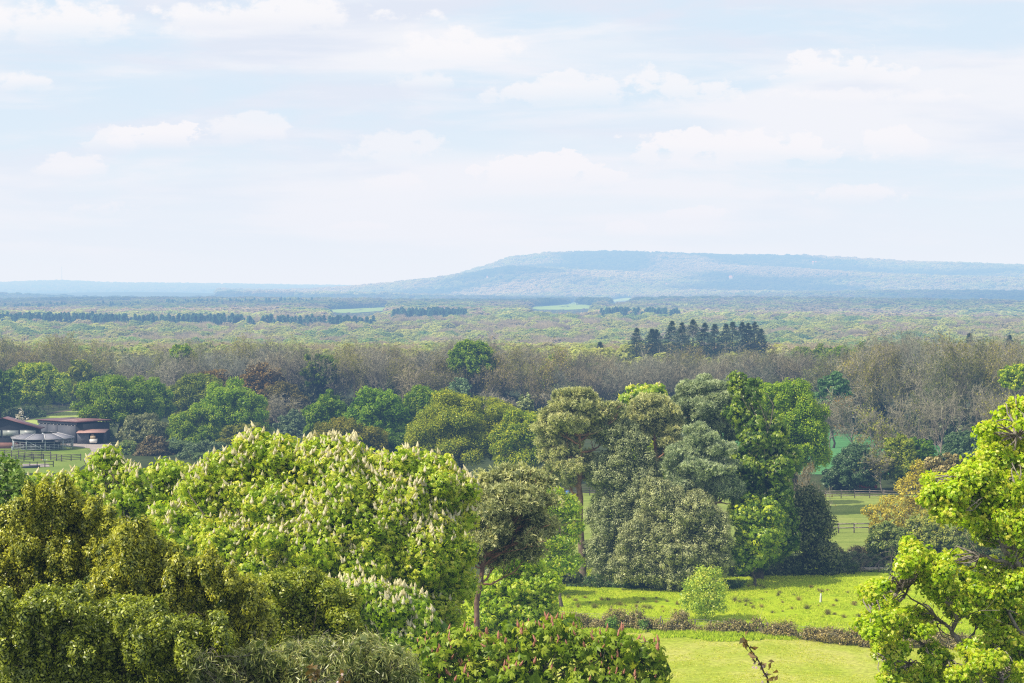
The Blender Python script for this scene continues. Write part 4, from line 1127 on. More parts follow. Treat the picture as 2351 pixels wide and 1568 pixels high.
pine('tall scots pine with a long bare red trunk, leftmost of the pines by the meadow', 209,
     [(1320, 925, 52, 28), (1285, 955, 42, 26), (1365, 945, 40, 24), (1405, 945, 32, 20), (1265, 985, 38, 24), (1300, 970, 40, 20, -1.5), (1255, 1015, 24, 22), (1290, 1035, 38, 20), (1280, 1068, 34, 18), (1310, 1075, 30, 22, -1), (1305, 1105, 20, 16), (1345, 1050, 26, 16, 1.5), (1330, 905, 36, 14), (1325, 990, 36, 18, 1.5), (1365, 985, 30, 18, 1.0), (1270, 1045, 30, 22), (1262, 1085, 22, 18), (1310, 1020, 30, 18, 1.2), (1355, 1090, 20, 12, 1.5), (1385, 1010, 20, 14, 1.5)],
     [(1340, 1336), (1333, 1200), (1329, 1100), (1331, 1040), (1330, 1000)], 401, .36, dead=[(1385, 960, 1425, 925), (1380, 985, 1415, 960), (1329, 1000, 1420, 950)])
pine('slim scots pine with a flat brown-green top in the middle of the grove', 214,
     [(1492, 935, 46, 24), (1460, 965, 40, 26), (1520, 950, 40, 26), (1535, 985, 36, 24), (1478, 1000, 28, 20), (1545, 1020, 34, 20), (1520, 1040, 24, 16, 1), (1500, 920, 30, 12)],
     [(1502, 1330), (1504, 1150), (1506, 1085), (1508, 1040), (1500, 985), (1494, 955)], 402, .30)
pine('highest scots pine with a massive domed crown at the right of the grove', 217,
     [(1625, 892, 58, 24), (1590, 925, 48, 30), (1660, 915, 42, 32), (1625, 940, 50, 30, -1.5), (1680, 955, 30, 30), (1600, 970, 46, 24), (1650, 985, 40, 26), (1565, 940, 28, 24), (1690, 1000, 24, 24), (1590, 890, 30, 16)],
     [(1645, 1320), (1640, 1150), (1635, 1060), (1622, 980), (1620, 930)], 403, .38, 'pined')
pine('lower scots pine with stepped blue-green tiers in front of the highest pine', 206,
     [(1610, 1015, 46, 24), (1575, 1045, 44, 22), (1640, 1035, 40, 24), (1560, 1085, 38, 20), (1610, 1075, 44, 22, -1.5), (1660, 1080, 36, 26), (1580, 1112, 40, 18), (1680, 1120, 36, 28), (1640, 1125, 40, 24), (1545, 1060, 22, 14), (1600, 990, 26, 16)],
     [(1612, 1330), (1606, 1200), (1600, 1130), (1608, 1080), (1612, 1020)], 404, .34, 'pined')

def holm(label, Y, spec, bx, seed, mat='grey', ls=.165, colour=None, name='holm_oak', cov=2.0, rc=.42, **kw):
    return tree(name, label, 'tree', boss(lobes_px(spec, Y), 14, .30, np.random.default_rng(seed + 1), .86), gbase(bx, Y), mat, ls, 'kite', rc, .3, 'barkd', seed, None, 12, colour=colour, cov=cov, per=26, inner=.3, rough=.1, maxn=80000, **kw)
holm('tall grey-green holm oak rising between the two slim pines', 209, [(1415, 1000, 36, 46), (1440, 1050, 50, 60), (1400, 1090, 48, 60), (1450, 1130, 55, 70), (1395, 1180, 48, 70), (1450, 1220, 56, 80), (1385, 1270, 46, 60), (1440, 1000, 30, 30), (1420, 1300, 50, 45), (1480, 1100, 34, 60)], 1430, 411, colour=(.92, .95, .95))
holm('broad low grey-green holm oak at the front of the grove', 203, [(1510, 1150, 50, 50), (1560, 1190, 60, 60), (1480, 1240, 60, 60), (1600, 1180, 55, 55), (1540, 1270, 75, 65), (1610, 1260, 60, 75), (1460, 1295, 52, 48), (1540, 1320, 70, 34), (1640, 1220, 38, 65), (1635, 1290, 40, 55), (1500, 1115, 26, 22)], 1550, 412, colour=(1.0, .98, .95))

csp_small = spike_mesh('chestnut_candle', .30, .075, 'candle', np.random.default_rng(9))
def chestnut(label, Y, spec, bx, seed, mat, ls, nsp, spm, prob, colour=None, per=7, cov=1.7, name='horse_chestnut', r0=.4, rc=.7, bark='bark', maxn=60000, **kw):
    lobes = boss(lobes_px(spec, Y), kw.pop('nb', 8), .36, np.random.default_rng(seed + 1), .82); b = gbase(bx, Y)
    root, cp, cn, rg = tree(name, label, 'tree', lobes, b, mat, ls, 'palm', rc, r0, bark, seed, None, kw.pop('twigs', 16), colour=colour, cov=cov, per=per, inner=kw.pop('inner', .25), maxn=maxn, **kw)
    if nsp: spikes(root, b, cp, cn, rg, nsp, spm, prob)
    return root, cp, cn
chestnut('tall dark horse chestnut with a bright yellow-green top at the right of the grove', 211,
     [(1700, 890, 34, 28), (1715, 950, 44, 50), (1740, 1010, 55, 60), (1765, 1080, 58, 70), (1780, 1160, 50, 70), (1720, 1100, 50, 80), (1790, 1230, 40, 60), (1730, 1180, 50, 60), (1745, 1260, 50, 50)], 1745, 421, 'chestd', .55, 150, csp_small, lambda p: 1 + 0 * p[:, 0], cov=1.5)
chestnut('bright horse chestnut top showing behind the slim pine', 228,
     [(1475, 905, 42, 16), (1510, 900, 22, 14), (1445, 918, 22, 16), (1490, 960, 50, 50), (1500, 1060, 40, 60)], 1490, 422, 'chest', .55, 60, csp_small, lambda p: np.exp((p[:, 2] - 18) * .5), cov=1.6)
chestnut('young bright green sycamore under the right side of the grove', 205,
     [(1720, 1190, 40, 44), (1745, 1240, 48, 50), (1715, 1270, 40, 40), (1765, 1190, 34, 36)], 1735, 423, 'chestd', .5, 0, None, None, colour=(1.7, 1.5, 1), name='sycamore', r0=.15)
O(1850, 1110, 1312, 58, 214, 'thorn', 'dark tangled thorn bush at the right end of the grove', 424, 'thorn_bush', 'bush', ls=.26, cov=1.3, rc=.7, colour=(1.0, 1, .9), n=12)
O(1885, 1230, 1315, 42, 214, 'thorn', 'grey-green low thorn beside the dark tangled bush', 425, 'thorn_bush', 'bush', ls=.26, cov=1.2, rc=.6, colour=(1.1, 1.1, 1))
O(1800, 1270, 1318, 60, 217, 'thorn', 'ivy and bramble under the right end of the grove', 426, 'bramble_bush', 'bush', ls=.28, colour=(.7, .85, .7))
O(1960, 1272, 1318, 75, 219, 'thorn', 'dark bramble bank behind the fallen branches', 427, 'bramble_bush', 'bush', ls=.28, colour=(.8, .9, .7))
O(2040, 1195, 1305, 55, 226, 'thorn', 'deep green thorn below the bronze young oak', 428, 'thorn_bush', 'bush', ls=.22, colour=(1.5, 1.6, .85))
O(2130, 1180, 1300, 62, 228, 'thorn', 'olive hedge bush right of the deep green thorn', 429, 'hedge_bush', 'bush', ls=.22, colour=(2.1, 2.0, .9))
O(2210, 1200, 1305, 60, 226, 'thorn', 'olive hedge bush partly behind the near oak', 430, 'hedge_bush', 'bush', ls=.22, colour=(1.6, 1.6, .85))
O(2300, 1210, 1305, 60, 226, 'thorn', 'hedge bush at the right edge behind the near oak', 431, 'hedge_bush', 'bush', ls=.22, colour=(1.6, 1.6, .85))
tree('bronze_oak', 'slender young oak in golden bronze leaf beside the paddock', 'tree', lobes_px([(2108, 1078, 12, 20), (2105, 1098, 20, 26), (2088, 1130, 32, 34), (2062, 1165, 44, 28), (2030, 1180, 34, 18), (2005, 1172, 24, 12), (2085, 1180, 44, 36), (2040, 1205, 40, 22), (2120, 1160, 26, 40)], 236), gbase(2092, 236), 'bronze', .26, 'oak', .5, .16, 'barkl', 432, None, 16, cov=.95, per=9, inner=.05, woodshade=(.5, 1))
O(1620, 1298, 1440, 56, 184, 'bush', 'yellow-green bush standing alone in the meadow', 433, 'meadow_bush', 'bush', ls=.2, kind='kite', cov=1.0, rc=.5, r0=.07, n=12, sub=.3, inner=.1, twigs=16, bark='bark')
tree('young_oak', 'young yellow-green oak at the left edge of the meadow, by the pine trunk', 'tree', lobes_px([(1272, 1150, 30, 30), (1300, 1165, 34, 26), (1262, 1195, 32, 28), (1310, 1205, 30, 24), (1285, 1240, 44, 24), (1260, 1285, 30, 20), (1300, 1290, 40, 26), (1265, 1130, 14, 14)], 192), gbase(1290, 192), 'oaky', .26, 'oak', .55, .16, 'bark', 434, None, 12, colour=(.8, .82, .8), cov=2.4, per=9, inner=.12)
O(1160, 1290, 1400, 55, 150, 'scrub', 'grey leafless shrub behind the leaning pine trunk', 435, 'grey_shrub', 'bush', ls=.2, cov=.8, colour=(1.3, 1.2, 1.1), kind='kite', n=6)
O(1285, 1300, 1350, 50, 200, 'thorn', 'dark shrub at the foot of the tall left pine', 436, 'shrub', 'bush', ls=.25, colour=(.9, .9, .8))

# undergrowth filling the foot of the middle distance trees
UG = [(170, 985, 30, 440), (235, 1000, 30, 405), (420, 1020, 40, 372), (520, 1030, 46, 362), (610, 1025, 44, 366), (680, 1030, 44, 360), (730, 1040, 40, 352), (860, 1050, 60, 342), (960, 1055, 50, 335), (1030, 1080, 60, 312), (1120, 1082, 60, 310), (1200, 1085, 60, 305), (1400, 1060, 60, 300), (1260, 1082, 40, 304), (600, 1065, 60, 345), (480, 1062, 50, 348), (700, 1075, 60, 336)]
rg = np.random.default_rng(99)
ug = [make_dome('scrub_bush', 'low dark scrub bush at the foot of the middle distance oaks', 'bush', (0, 0, 0), 6, 4.5, 180 + k, 'scrub', .42, 'scrub bushes under the middle distance oaks', low=0.0) for k in range(3)]
for i, (x, yt, hw, Y) in enumerate(UG):
    p = P(x, yt, Y); b_ = gbase(x, Y); h = max(p[2], 2.5); wd = hw * Y / F; cl = rg.uniform(.55, .95)
    sc3 = (wd / 4.5, wd / 4.5, h / 6); c3 = (cl * .8, cl, cl * .7)
    if i < 3: r = ug[i]; r.location = b_; r.scale = sc3; r.children[0].color = (*c3, 1)
    else: dup(ug[i % 3], b_, rg.uniform(0, 6), sc3, colour=c3)
# ------------------------------------------------------------------ the farm at the left
def Zc(zx, zy): return zx * 0.1112, 929.3 + zy * 0.1112
def Zg(zx, zy): return ground_at(*Zc(zx, zy))
MAT['barnw'] = paint_mat('grey_barn_boards', (0.085, 0.095, 0.122), 0.7, 0.12, 1.2, ('X', 5.0))
MAT['barnd'] = paint_mat('black_barn_boards', (0.022, 0.027, 0.042), 0.7, 0.15, 1.2, ('X', 4.0))
MAT['fascia'] = paint_mat('barn_fascia', (0.13, 0.145, 0.18), 0.6)
MAT['redroof'] = paint_mat('red_tin_roof', (0.24, 0.125, 0.125), 0.55, 0.15, 0.6)
MAT['redrim'] = paint_mat('red_roof_edge', (0.12, 0.045, 0.05), 0.5)
MAT['pinkroof'] = paint_mat('faded_red_roof', (0.42, 0.25, 0.215), 0.6, 0.1)
MAT['brick'] = paint_mat('barn_brick', (0.24, 0.12, 0.10), 0.85, 0.15, 4)
MAT['plastic'] = paint_mat('translucent_panel', (0.34, 0.38, 0.37), 0.35, 0.25, 1.2, ('X', 2.0))
MAT['steel'] = paint_mat('galvanised_steel', (0.42, 0.48, 0.53), 0.45, 0.08, 3, None, 0.2)
MAT['slate'] = paint_mat('walker_roof_sheet', (0.23, 0.235, 0.27), 0.7, 0.08, 2)
MAT['trim'] = paint_mat('walker_roof_trim', (0.62, 0.62, 0.63), 0.6, 0.05)
MAT['blackp'] = paint_mat('black_rubber_panel', (0.03, 0.035, 0.05), 0.6)
MAT['whitep'] = paint_mat('white_paint', (0.75, 0.75, 0.73), 0.5, 0.08)
MAT['tanp'] = paint_mat('straw_load', (0.42, 0.34, 0.22), 0.9, 0.3, 6)
MAT['concrete'] = paint_mat('concrete_step', (0.50, 0.47, 0.44), 0.9, 0.1)
MAT['bluep'] = paint_mat('blue_plastic', (0.10, 0.22, 0.55), 0.4, 0.1)
MAT['orangep'] = paint_mat('orange_plastic', (0.70, 0.25, 0.05), 0.4, 0.1)
MAT['carred'] = paint_mat('red_car_paint', (0.50, 0.06, 0.04), 0.3, 0.05)
MAT['glass'] = paint_mat('dark_glass', (0.04, 0.05, 0.06), 0.1, 0.05)
MAT['tyre'] = paint_mat('tyre_rubber', (0.02, 0.02, 0.02), 0.8)

sheet('farm_lawn', [Zg(-150, 900), Zg(1460, 862), Zg(1840, 895), Zg(1885, 965), Zg(1790, 1060), Zg(1720, 1130), Zg(1760, 1240), Zg(1500, 1420), Zg(-150, 1420)], 'lawn', 0.04)
sheet('gravel_track', [Zg(1380, 812), Zg(2300, 812), Zg(2330, 880), Zg(2020, 930), Zg(1950, 1000), Zg(1960, 1120), Zg(2010, 1260), Zg(1800, 1260), Zg(1725, 1130), Zg(1795, 1060), Zg(1890, 965), Zg(1845, 905), Zg(1460, 872), Zg(1380, 860)], 'gravel', 0.08)
sheet('sand_arena', [Zg(345, 1235), Zg(1000, 1228), Zg(1030, 1290), Zg(350, 1300)], 'gravel', 0.10)
sheet('yard', [Zg(-150, 870), Zg(-150, 912), Zg(300, 905), Zg(600, 880), Zg(1400, 835), Zg(1400, 800), Zg(600, 850)], 'earth', 0.06)
MAT['upper'] = ground_mat('upper_field_grass', [(0.3, (0.30, 0.40, 0.09)), (0.7, (0.40, 0.47, 0.15))], 0.05, 0.6, 0.15, (0.03, 0.2, 1))
sheet('upper_field', [Zg(480, 345), Zg(900, 225), Zg(1250, 150), Zg(1720, 95), Zg(2300, 60), Zg(2300, 420), Zg(480, 420)], 'upper', 0.05)
sheet('field_track', [Zg(430, 330), Zg(850, 205), Zg(1240, 135), Zg(1720, 78), Zg(1720, 96), Zg(1250, 155), Zg(900, 230), Zg(560, 330)], 'earth', 0.09)

def quad_prism(g, a, b, c, d, th):
    """slab over four corner points, thickness downwards"""
    t = [np.array(p, float) for p in (a, b, c, d)]; lo = [p - np.array([0, 0, th]) for p in t]
    g.add(t + lo, [[0,1,2,3],[7,6,5,4],[0,4,5,1],[1,5,6,2],[2,6,7,3],[3,7,4,0]])

# long grey barn
A_ = Zg(1578, 812); r = thing('long_barn', 'long grey boarded barn with a red roof edge and sliding doors, behind the round walker', 'barn', A_, None, math.atan2(.6, -.8))
g = Geo(); g.box((6, -4.5, 2.0), (12, 9, 4.0)); obj('wall', g, MAT['barnd'], r)
for x0, x1 in ((0.15, 5.7), (5.8, 9.0), (9.1, 11.9)):
    g = Geo(); g.box(((x0 + x1) / 2, .06, 1.95), (x1 - x0, .12, 3.8)); obj('sliding_door', g, MAT['barnw'], r)
g = Geo(); g.box((6, .10, 4.18), (12.1, .35, .52)); obj('fascia', g, MAT['fascia'], r)
g = Geo()
quad_prism(g, (-.5, .6, 4.62), (12.3, .6, 4.66), (12.3, -9.2, 4.60), (-.5, -9.2, 4.56), .16)
obj('roof_edge', g, MAT['redrim'], r)
g = Geo()
g.add([[-.5, .55, 4.65], [5.6, .55, 4.67], [5.0, -4.5, 4.9], [-.5, -4.5, 4.9], [-.5, -9.2, 4.6], [5.6, -9.2, 4.62]], [[0, 1, 2, 3], [3, 2, 5, 4]], [[1, 5, 2], [0, 3, 4]])
rf = obj('roof', g, MAT['redroof'], r)
for x in (1.2, 3.2):
    g = Geo(); g.add([[x, .5, 4.68], [x + .8, .5, 4.68], [x + .8, -4.4, 4.915], [x, -4.4, 4.915]], [[0, 1, 2, 3]]); obj('roof_light', g, MAT['pinkroof'], rf)
for i in range(11):
    g = Geo(); g.box((.2 + i * 1.12, .17, 3.78), (.14, .08, .16)); obj('door_hanger', g, MAT['whitep'], r)

# black barn with the gable to the camera
G_ = Zg(80, 903); r = thing('gable_barn', 'black boarded barn with red roof, translucent windows and brick base, cut by the left edge', 'barn', G_)
g = Geo(); H1, H2, W_ = 4.2, 6.1, 6.75
g.add([[-W_, 0, 1.2], [W_, 0, 1.2], [W_, 0, H1], [0, 0, H2], [-W_, 0, H1], [-W_, 3, 1.2], [W_, 3, 1.2], [W_, 3, H1], [0, 3, H2], [-W_, 3, H1]], [[1, 6, 7, 2], [5, 0, 4, 9]], [[0, 1, 2], [0, 2, 3], [0, 3, 4], [6, 5, 9], [6, 9, 8], [6, 8, 7]])
obj('wall', g, MAT['barnd'], r)
g = Geo(); g.box((0, 1.5, .6), (2 * W_ + .1, 3.1, 1.2)); obj('brick_base', g, MAT['brick'], r)
g = Geo()
for s in (-1, 1): quad_prism(g, (0, -.6, H2 + .2), (s * (W_ + .75), -.6, H1 - .05), (s * (W_ + .75), 3.2, H1 - .05), (0, 3.2, H2 + .2), .2)
obj('roof', g, MAT['redrim'], r)
for x0, x1 in ((-.2, 3.0), (3.3, 6.45), (-3.6, -.55)):
    g = Geo(); g.box(((x0 + x1) / 2, -.03, 3.15), (x1 - x0, .08, 1.2)); o = obj('window', g, MAT['plastic'], r)
    f = Geo(); f.bar((x0, -.09, 2.5), (x1, -.09, 2.5), .08); f.bar((x0, -.09, 3.8), (x1, -.09, 3.8), .08); obj('frame', f, MAT['blackp'], o)

# open lean-to at the barn end
q0, q1 = Zg(1597, 822), Zg(2150, 822); r = thing('lean_to', 'low lean-to with faded pink roof and open bay at the long barn end', 'shed', q0)
Wd = q1[0] - q0[0]; pw = 2.4
g = Geo(); g.box((pw / 2, .05, 1.25), (pw, .1, 2.3)); obj('board_panel', g, MAT['barnw'], r)
g = Geo(); g.box((pw / 2, -.05, .05), (pw + .2, .5, .1)); obj('step', g, MAT['concrete'], r)
g = Geo(); g.box((Wd / 2, 2.8, 1.25), (Wd, .1, 2.5)); g.box((Wd - .05, 1.4, 1.25), (.1, 2.7, 2.5)); g.box((.05, 1.45, 1.25), (.1, 2.7, 2.5)); obj('wall', g, MAT['barnd'], r)
g = Geo(); quad_prism(g, (-.1, -.5, 2.48), (Wd + .3, -.5, 2.55), (Wd + .3, 3.2, 3.0), (-.1, 3.2, 2.95), .12); obj('roof', g, MAT['pinkroof'], r)
# load in the bay
tq = Zg(1915, 828); r = thing('farm_trailer', 'small white trailer with a tan load standing in the open bay', 'trailer', tq + np.array([0, .9, 0]))
g = Geo(); g.add([[-.7, -.5, .35], [.7, -.5, .35], [.7, .9, .35], [-.7, .9, .35], [-.75, -.7, 1.0], [.75, -.7, 1.0], [.7, .95, 1.35], [-.7, .95, 1.35]], [[0,3,2,1],[4,5,6,7],[0,1,5,4],[1,2,6,5],[2,3,7,6],[3,0,4,7]]); obj('body', g, MAT['whitep'], r)
g = Geo(); g.box((-.15, .25, 1.5), (1.0, 1.0, .6)); g.box((-.3, .45, 1.9), (.6, .6, .4)); obj('load', g, MAT['tanp'], r)
for s in (-1, 1):
    g = Geo(); tubes(g, np.array([[[s * .66, .2, .28], [s * .80, .2, .28]]]), np.full((1, 2), .28), 12); obj('wheel', g, MAT['tyre'], r)

# round horse walker with a ten-sided ring roof
wc = Zg(868, 965); wc[1] += 6.2; wc[0] = (868 * .1112 - CX) / F * (wc[1])
r = thing('horse_walker', 'ten-sided round horse walker with a grey ring roof and pale steel posts', 'horse walker', wc)
n = 10; ro, ri, ho, hi = 6.5, 2.95, 2.35, 3.25
an = np.array([math.pi / n + k * 2 * math.pi / n + math.pi / 2 for k in range(n)])
for k in range(n):
    a, b = an[k], an[(k + 1) % n]; g = Geo()
    quad_prism(g, (ro * math.cos(a), ro * math.sin(a), ho), (ro * math.cos(b), ro * math.sin(b), ho), (ri * math.cos(b), ri * math.sin(b), hi), (ri * math.cos(a), ri * math.sin(a), hi), .07)
    rp = obj('roof_panel', g, MAT['slate'], r)
    g = Geo(); g.bar((ro * math.cos(a), ro * math.sin(a), ho + .03), (ri * math.cos(a), ri * math.sin(a), hi + .03), .16, .05); obj('trim', g, MAT['trim'], rp)
for k in range(n):
    a, b = an[k], an[(k + 1) % n]; R_ = 6.05
    p0 = np.array([R_ * math.cos(a), R_ * math.sin(a), 0]); p1 = np.array([R_ * math.cos(b), R_ * math.sin(b), 0])
    g = Geo(); g.bar(p0, p0 + [0, 0, ho], .14); obj('post', g, MAT['steel'], r)
    g = Geo()
    for h in (.35, .65, .95, 1.25, 1.75): g.bar(p0 + [0, 0, h], p1 + [0, 0, h], .05)
    for f in (.25, .5, .75): g.bar(p0 * (1 - f) + p1 * f + [0, 0, .05], p0 * (1 - f) + p1 * f + [0, 0, 1.75 if f == .5 else 1.25], .05)
    if k in (4, 0): g.bar(p0 + [0, 0, 2.1], p1 + [0, 0, .1], .08)
    obj('rail_panel', g, MAT['steel'], r)
    q0_, q1_ = p0 * .58, p1 * .58
    g = Geo(); g.bar(q0_ + [0, 0, .8], q1_ + [0, 0, .8], .05, 1.5); obj('inner_panel', g, MAT['blackp'], r)
    if k % 5 == 0: g = Geo(); g.bar(np.array([0, 0, hi - .3]), p0 * .9 + [0, 0, ho - .1], .09); obj('arm', g, MAT['steel'], r)
g = Geo(); g.bar((0, 0, 0), (0, 0, hi), .3); obj('hub', g, MAT['steel'], r)
bq = Zg(257, 945); r = thing('water_butt', 'small blue water butt at the left foot of the horse walker', 'water butt', bq)
g = Geo(); tubes(g, np.array([[[0, 0, 0], [0, 0, .25], [0, 0, .6], [0, 0, .75]]]), np.array([[.16, .19, .19, .16]]), 12); obj('barrel', g, MAT['steel'], r).color = (1, 1, 1, 1)
g = Geo(); tubes(g, np.array([[[0, 0, .76], [0, 0, .80]]]), np.array([[.19, .17]]), 12); g.add([[0, 0, .80], [.17, 0, .80], [0, .17, .80], [-.17, 0, .80], [0, -.17, .80]], None, [[0, 1, 2], [0, 2, 3], [0, 3, 4], [0, 4, 1]]); obj('lid', g, MAT['bluep'], r)

def rail_fence(name, label, pts, post_gap, ph, rails, mat, pw=.14, rw=.05, rh=.11, group=None):
    pts = [np.asarray(p, float) for p in pts]; base = pts[0]
    r = thing(name, label, 'fence', base, group)
    seg = [np.linalg.norm(pts[i + 1] - pts[i]) for i in range(len(pts) - 1)]; tot = sum(seg); n = max(2, int(round(tot / post_gap)) + 1)
    cum = np.concatenate([[0], np.cumsum(seg)]); P_ = np.array(pts)
    ds = np.linspace(0, tot, n); pp = np.stack([np.interp(ds, cum, P_[:, k]) for k in range(3)], 1)
    rg = np.random.default_rng(int(abs(base[0] * 10)) + 5)
    pp[1:-1, :2] += rg.normal(size=(n - 2, 2)) * .06; pp[:, 2] = zt(pp[:, 0], pp[:, 1])
    for p in pp:
        g = Geo(); g.bar(p - base + [0, 0, -.2], p - base + [rg.normal(0, .02), rg.normal(0, .02), ph * rg.uniform(.96, 1.06)], pw, pw, rg.uniform(.1, .7)); obj('post', g, MAT[mat], r)
    for i in range(n - 1):
        for h in rails:
            a = pp[i] - base + [0, -pw * .55, h + rg.normal(0, .015)]; b = pp[i + 1] - base + [0, -pw * .55, h + rg.normal(0, .015)]
            g = Geo(); g.bar(a, b, rw, rh, rg.uniform(.3, 1)); obj('rail', g, MAT[mat], r)
    return r
rail_fence('rail_fence', 'back row of dark rail fence in front of the horse walker', [Zg(-60, 1075), Zg(440, 1100), Zg(660, 1120), Zg(1045, 1118)], 1.9, 1.35, (.35, .65, .95, 1.25), 'wooddk')
rail_fence('rail_fence', 'right-hand run of dark rail fence ending beside the gravel track', [Zg(1050, 1150), Zg(1290, 1180), Zg(1670, 1160)], 1.9, 1.3, (.35, .65, .95, 1.22), 'wooddk')
rail_fence('rail_fence', 'middle row of dark rail fence left of the sand arena', [Zg(-60, 1180), Zg(300, 1190), Zg(660, 1165), Zg(900, 1160)], 1.8, 1.3, (.35, .65, .95, 1.22), 'wooddk')
rail_fence('rail_fence', 'front row of dark rail fence along the sand arena', [Zg(300, 1300), Zg(720, 1305), Zg(1100, 1290)], 1.6, 1.15, (.5, 1.05), 'wooddk')
rail_fence('rail_fence', 'far dark fence along the top of the field behind the barns', [Zg(420, 225), Zg(850, 150), Zg(1240, 95), Zg(1720, 60)], 3.0, 1.3, (.5, .85, 1.2), 'wooddk')
r = Zg(355, 1318); r2 = Zg(830, 1305); g = Geo(); g.bar((0, 0, .22), r2 - r + [0, 0, .22], .12, .44); o = obj('arena_kickboard', g, MAT['blackp']); o.location = r; tag(o, 'low black kickboard along the near side of the sand arena', 'board')
jq = Zg(840, 1180); r = thing('jump_pole', 'red, white and blue striped pole lying on the paddock rails', 'pole', jq)
for i, mm in enumerate(('carred', 'whitep', 'bluep', 'whitep')):
    g = Geo(); g.bar((i * .32, 0, .35), (i * .32 + .32, 0, .35), .1); obj('stripe', g, MAT[mm], r)
tree('blossom_bush', 'small white-blossomed bush sticking up behind the long barn roof', 'bush', lobes_px([(47, 953, 8, 8), (40, 960, 9, 6), (54, 958, 9, 7), (47, 945, 5, 7)], 420), gbase(47, 420), 'white', .5, 'kite', .5, .1, 'bark', 501, None, 10, cov=.5, per=6, inner=0)

# things beyond the paddocks
def barrel(name, lab, xd, yd, mm, h=.7):
    q = ground_at(xd, yd); r = thing(name, lab, name, q)
    g = Geo(); tubes(g, np.array([[[0, 0, 0], [0, 0, h * .3], [0, 0, h * .7], [0, 0, h]]]), np.array([[.3, .36, .36, .3]]), 12); g.add([[0, 0, h]] + [[.3 * math.cos(k * .785), .3 * math.sin(k * .785), h] for k in range(8)], None, [[0, 1 + k, 1 + (k + 1) % 8] for k in range(8)]); obj('body', g, MAT[mm], r)
    g = Geo(); tubes(g, np.array([[[0, 0, h * .48], [0, 0, h * .54]]]), np.array([[.375, .375]]), 12); obj('band', g, MAT['blackp'], r)
barrel('tub', 'small blue tub on the grass left of the tall pine trunk', 1303, 1137, 'bluep')
barrel('tub', 'small orange tub on the grass behind the young yellow-green oak', 1281, 1134, 'orangep')
cq = ground_at(1983, 1124); r = thing('parked_car', 'red and white car half hidden under the trees beyond the far paddock fence', 'car', cq)
g = Geo(); pr = [(-2, .3), (2, .3), (2.05, .75), (1.1, .85), (.6, 1.4), (-1.1, 1.42), (-1.7, .9), (-2.05, .85)]
g.add([[x, -.8, z] for x, z in pr] + [[x, .8, z] for x, z in pr], [[i, (i + 1) % 8, 8 + (i + 1) % 8, 8 + i] for i in range(8)], [[0, i + 1, i] for i in range(1, 7)] + [[8, 8 + i, 9 + i] for i in range(1, 7)]); obj('body', g, MAT['carred'], r)
g = Geo(); g.add([[-1.2, -.83, .92], [.75, -.83, .92], [.5, -.83, 1.32], [-1.0, -.83, 1.34]], [[0, 1, 2, 3]]); obj('window', g, MAT['glass'], r)
for x in (-1.25, 1.25):
    for y in (-.75, .75):
        g = Geo(); tubes(g, np.array([[[x, y - .1, .32], [x, y + .1, .32]]]), np.full((1, 2), .32), 14); obj('wheel', g, MAT['tyre'], r)
g = Geo(); g.box((0, 0, 1.5), (1.6, 1.2, .12)); obj('roof_box', g, MAT['whitep'], r)
# ------------------------------------------------------------------ meadow, fences
def bl(zx, zy): return (2158 + zx / 2.177) * .726, (1440 + zy / 2.177) * .726      # detail views of the meadow
def bm(zx, zy): return (1080 + zx / 2.177) * .726, (1440 + zy / 2.177) * .726
rail_fence('paddock_fence', 'grey two-rail paddock fence in the middle of the small paddock at the right', [ground_at(*bl(860, 540)), ground_at(*bl(985, 540)), ground_at(*bl(1305, 535)), ground_at(*bl(1700, 530))], 2.1, 1.38, (.75, 1.25), 'wood', .16, .05, .15)
rail_fence('paddock_fence', 'long pale three-rail fence along the far end of the small paddock', [ground_at(*bl(800, 305)), ground_at(*bl(960, 302)), ground_at(*bl(1270, 296)), ground_at(*bl(1460, 303)), ground_at(*bl(1900, 308))], 2.2, 1.35, (.45, .85, 1.22), 'wood', .13, .05, .12)
rail_fence('paddock_fence', 'distant dark rail fence seen under the dome oak and the tall pine', [ground_at(1225, 1136), ground_at(1345, 1138), ground_at(1420, 1140)], 2.4, 1.3, (.5, .85, 1.2), 'wooddk')
rail_fence('paddock_fence', 'weathered rail fence half lost behind the chestnut tops at the left', [ground_at(430, 1100), ground_at(520, 1106), ground_at(600, 1110)], 2.4, 1.2, (.5, 1.0), 'wood')

def wire_fence(label, posts, wires, seed, name='wire_fence'):
    """round posts of uneven height with strands between: [(photo x, photo y of foot, height)]"""
    rg = np.random.default_rng(seed)
    pts = [ground_at(x, y) for x, y, h in posts]; base = pts[0]
    r = thing(name, label, 'fence', base)
    for (x, y, h), p in zip(posts, pts):
        q = p - base; g = Geo(); tl = rg.normal(0, .05, 2)
        tubes(g, np.array([[q + [0, 0, -.2], q + [tl[0] * .5, tl[1] * .5, h * .5], q + [tl[0], tl[1], h], q + [tl[0], tl[1], h + .02]]]), np.array([[.07, .065, .06, .005]]) * rg.uniform(.8, 1.25), 7, rg.uniform(.4, 1)); obj('post', g, MAT['wood'], r)
    if wires:
        for h in wires:
            g = Geo(); tubes(g, np.array([[p - base + [0, 0, h] for p in pts]]), np.full((1, len(pts)), .012), 4); obj('wire', g, MAT['wire'], r)
    return r
def H(zt_, zb, Y=177): return (zb - zt_) / 2.177 * .726 * Y / F
nf = []
for x, a, b in [(1405, 1080, 1140), (1455, 1075, 1148), (1535, 1085, 1150), (1632, 1095, 1160), (1800, 1105, 1165), (1962, 1105, 1170), (2093, 1125, 1188), (2118, 1118, 1186), (2190, 1105, 1197), (2210, 1130, 1196), (2340, 1090, 1205)]:
    x_, y_ = bm(x, b); nf.append((x_, y_, H(a, b)))
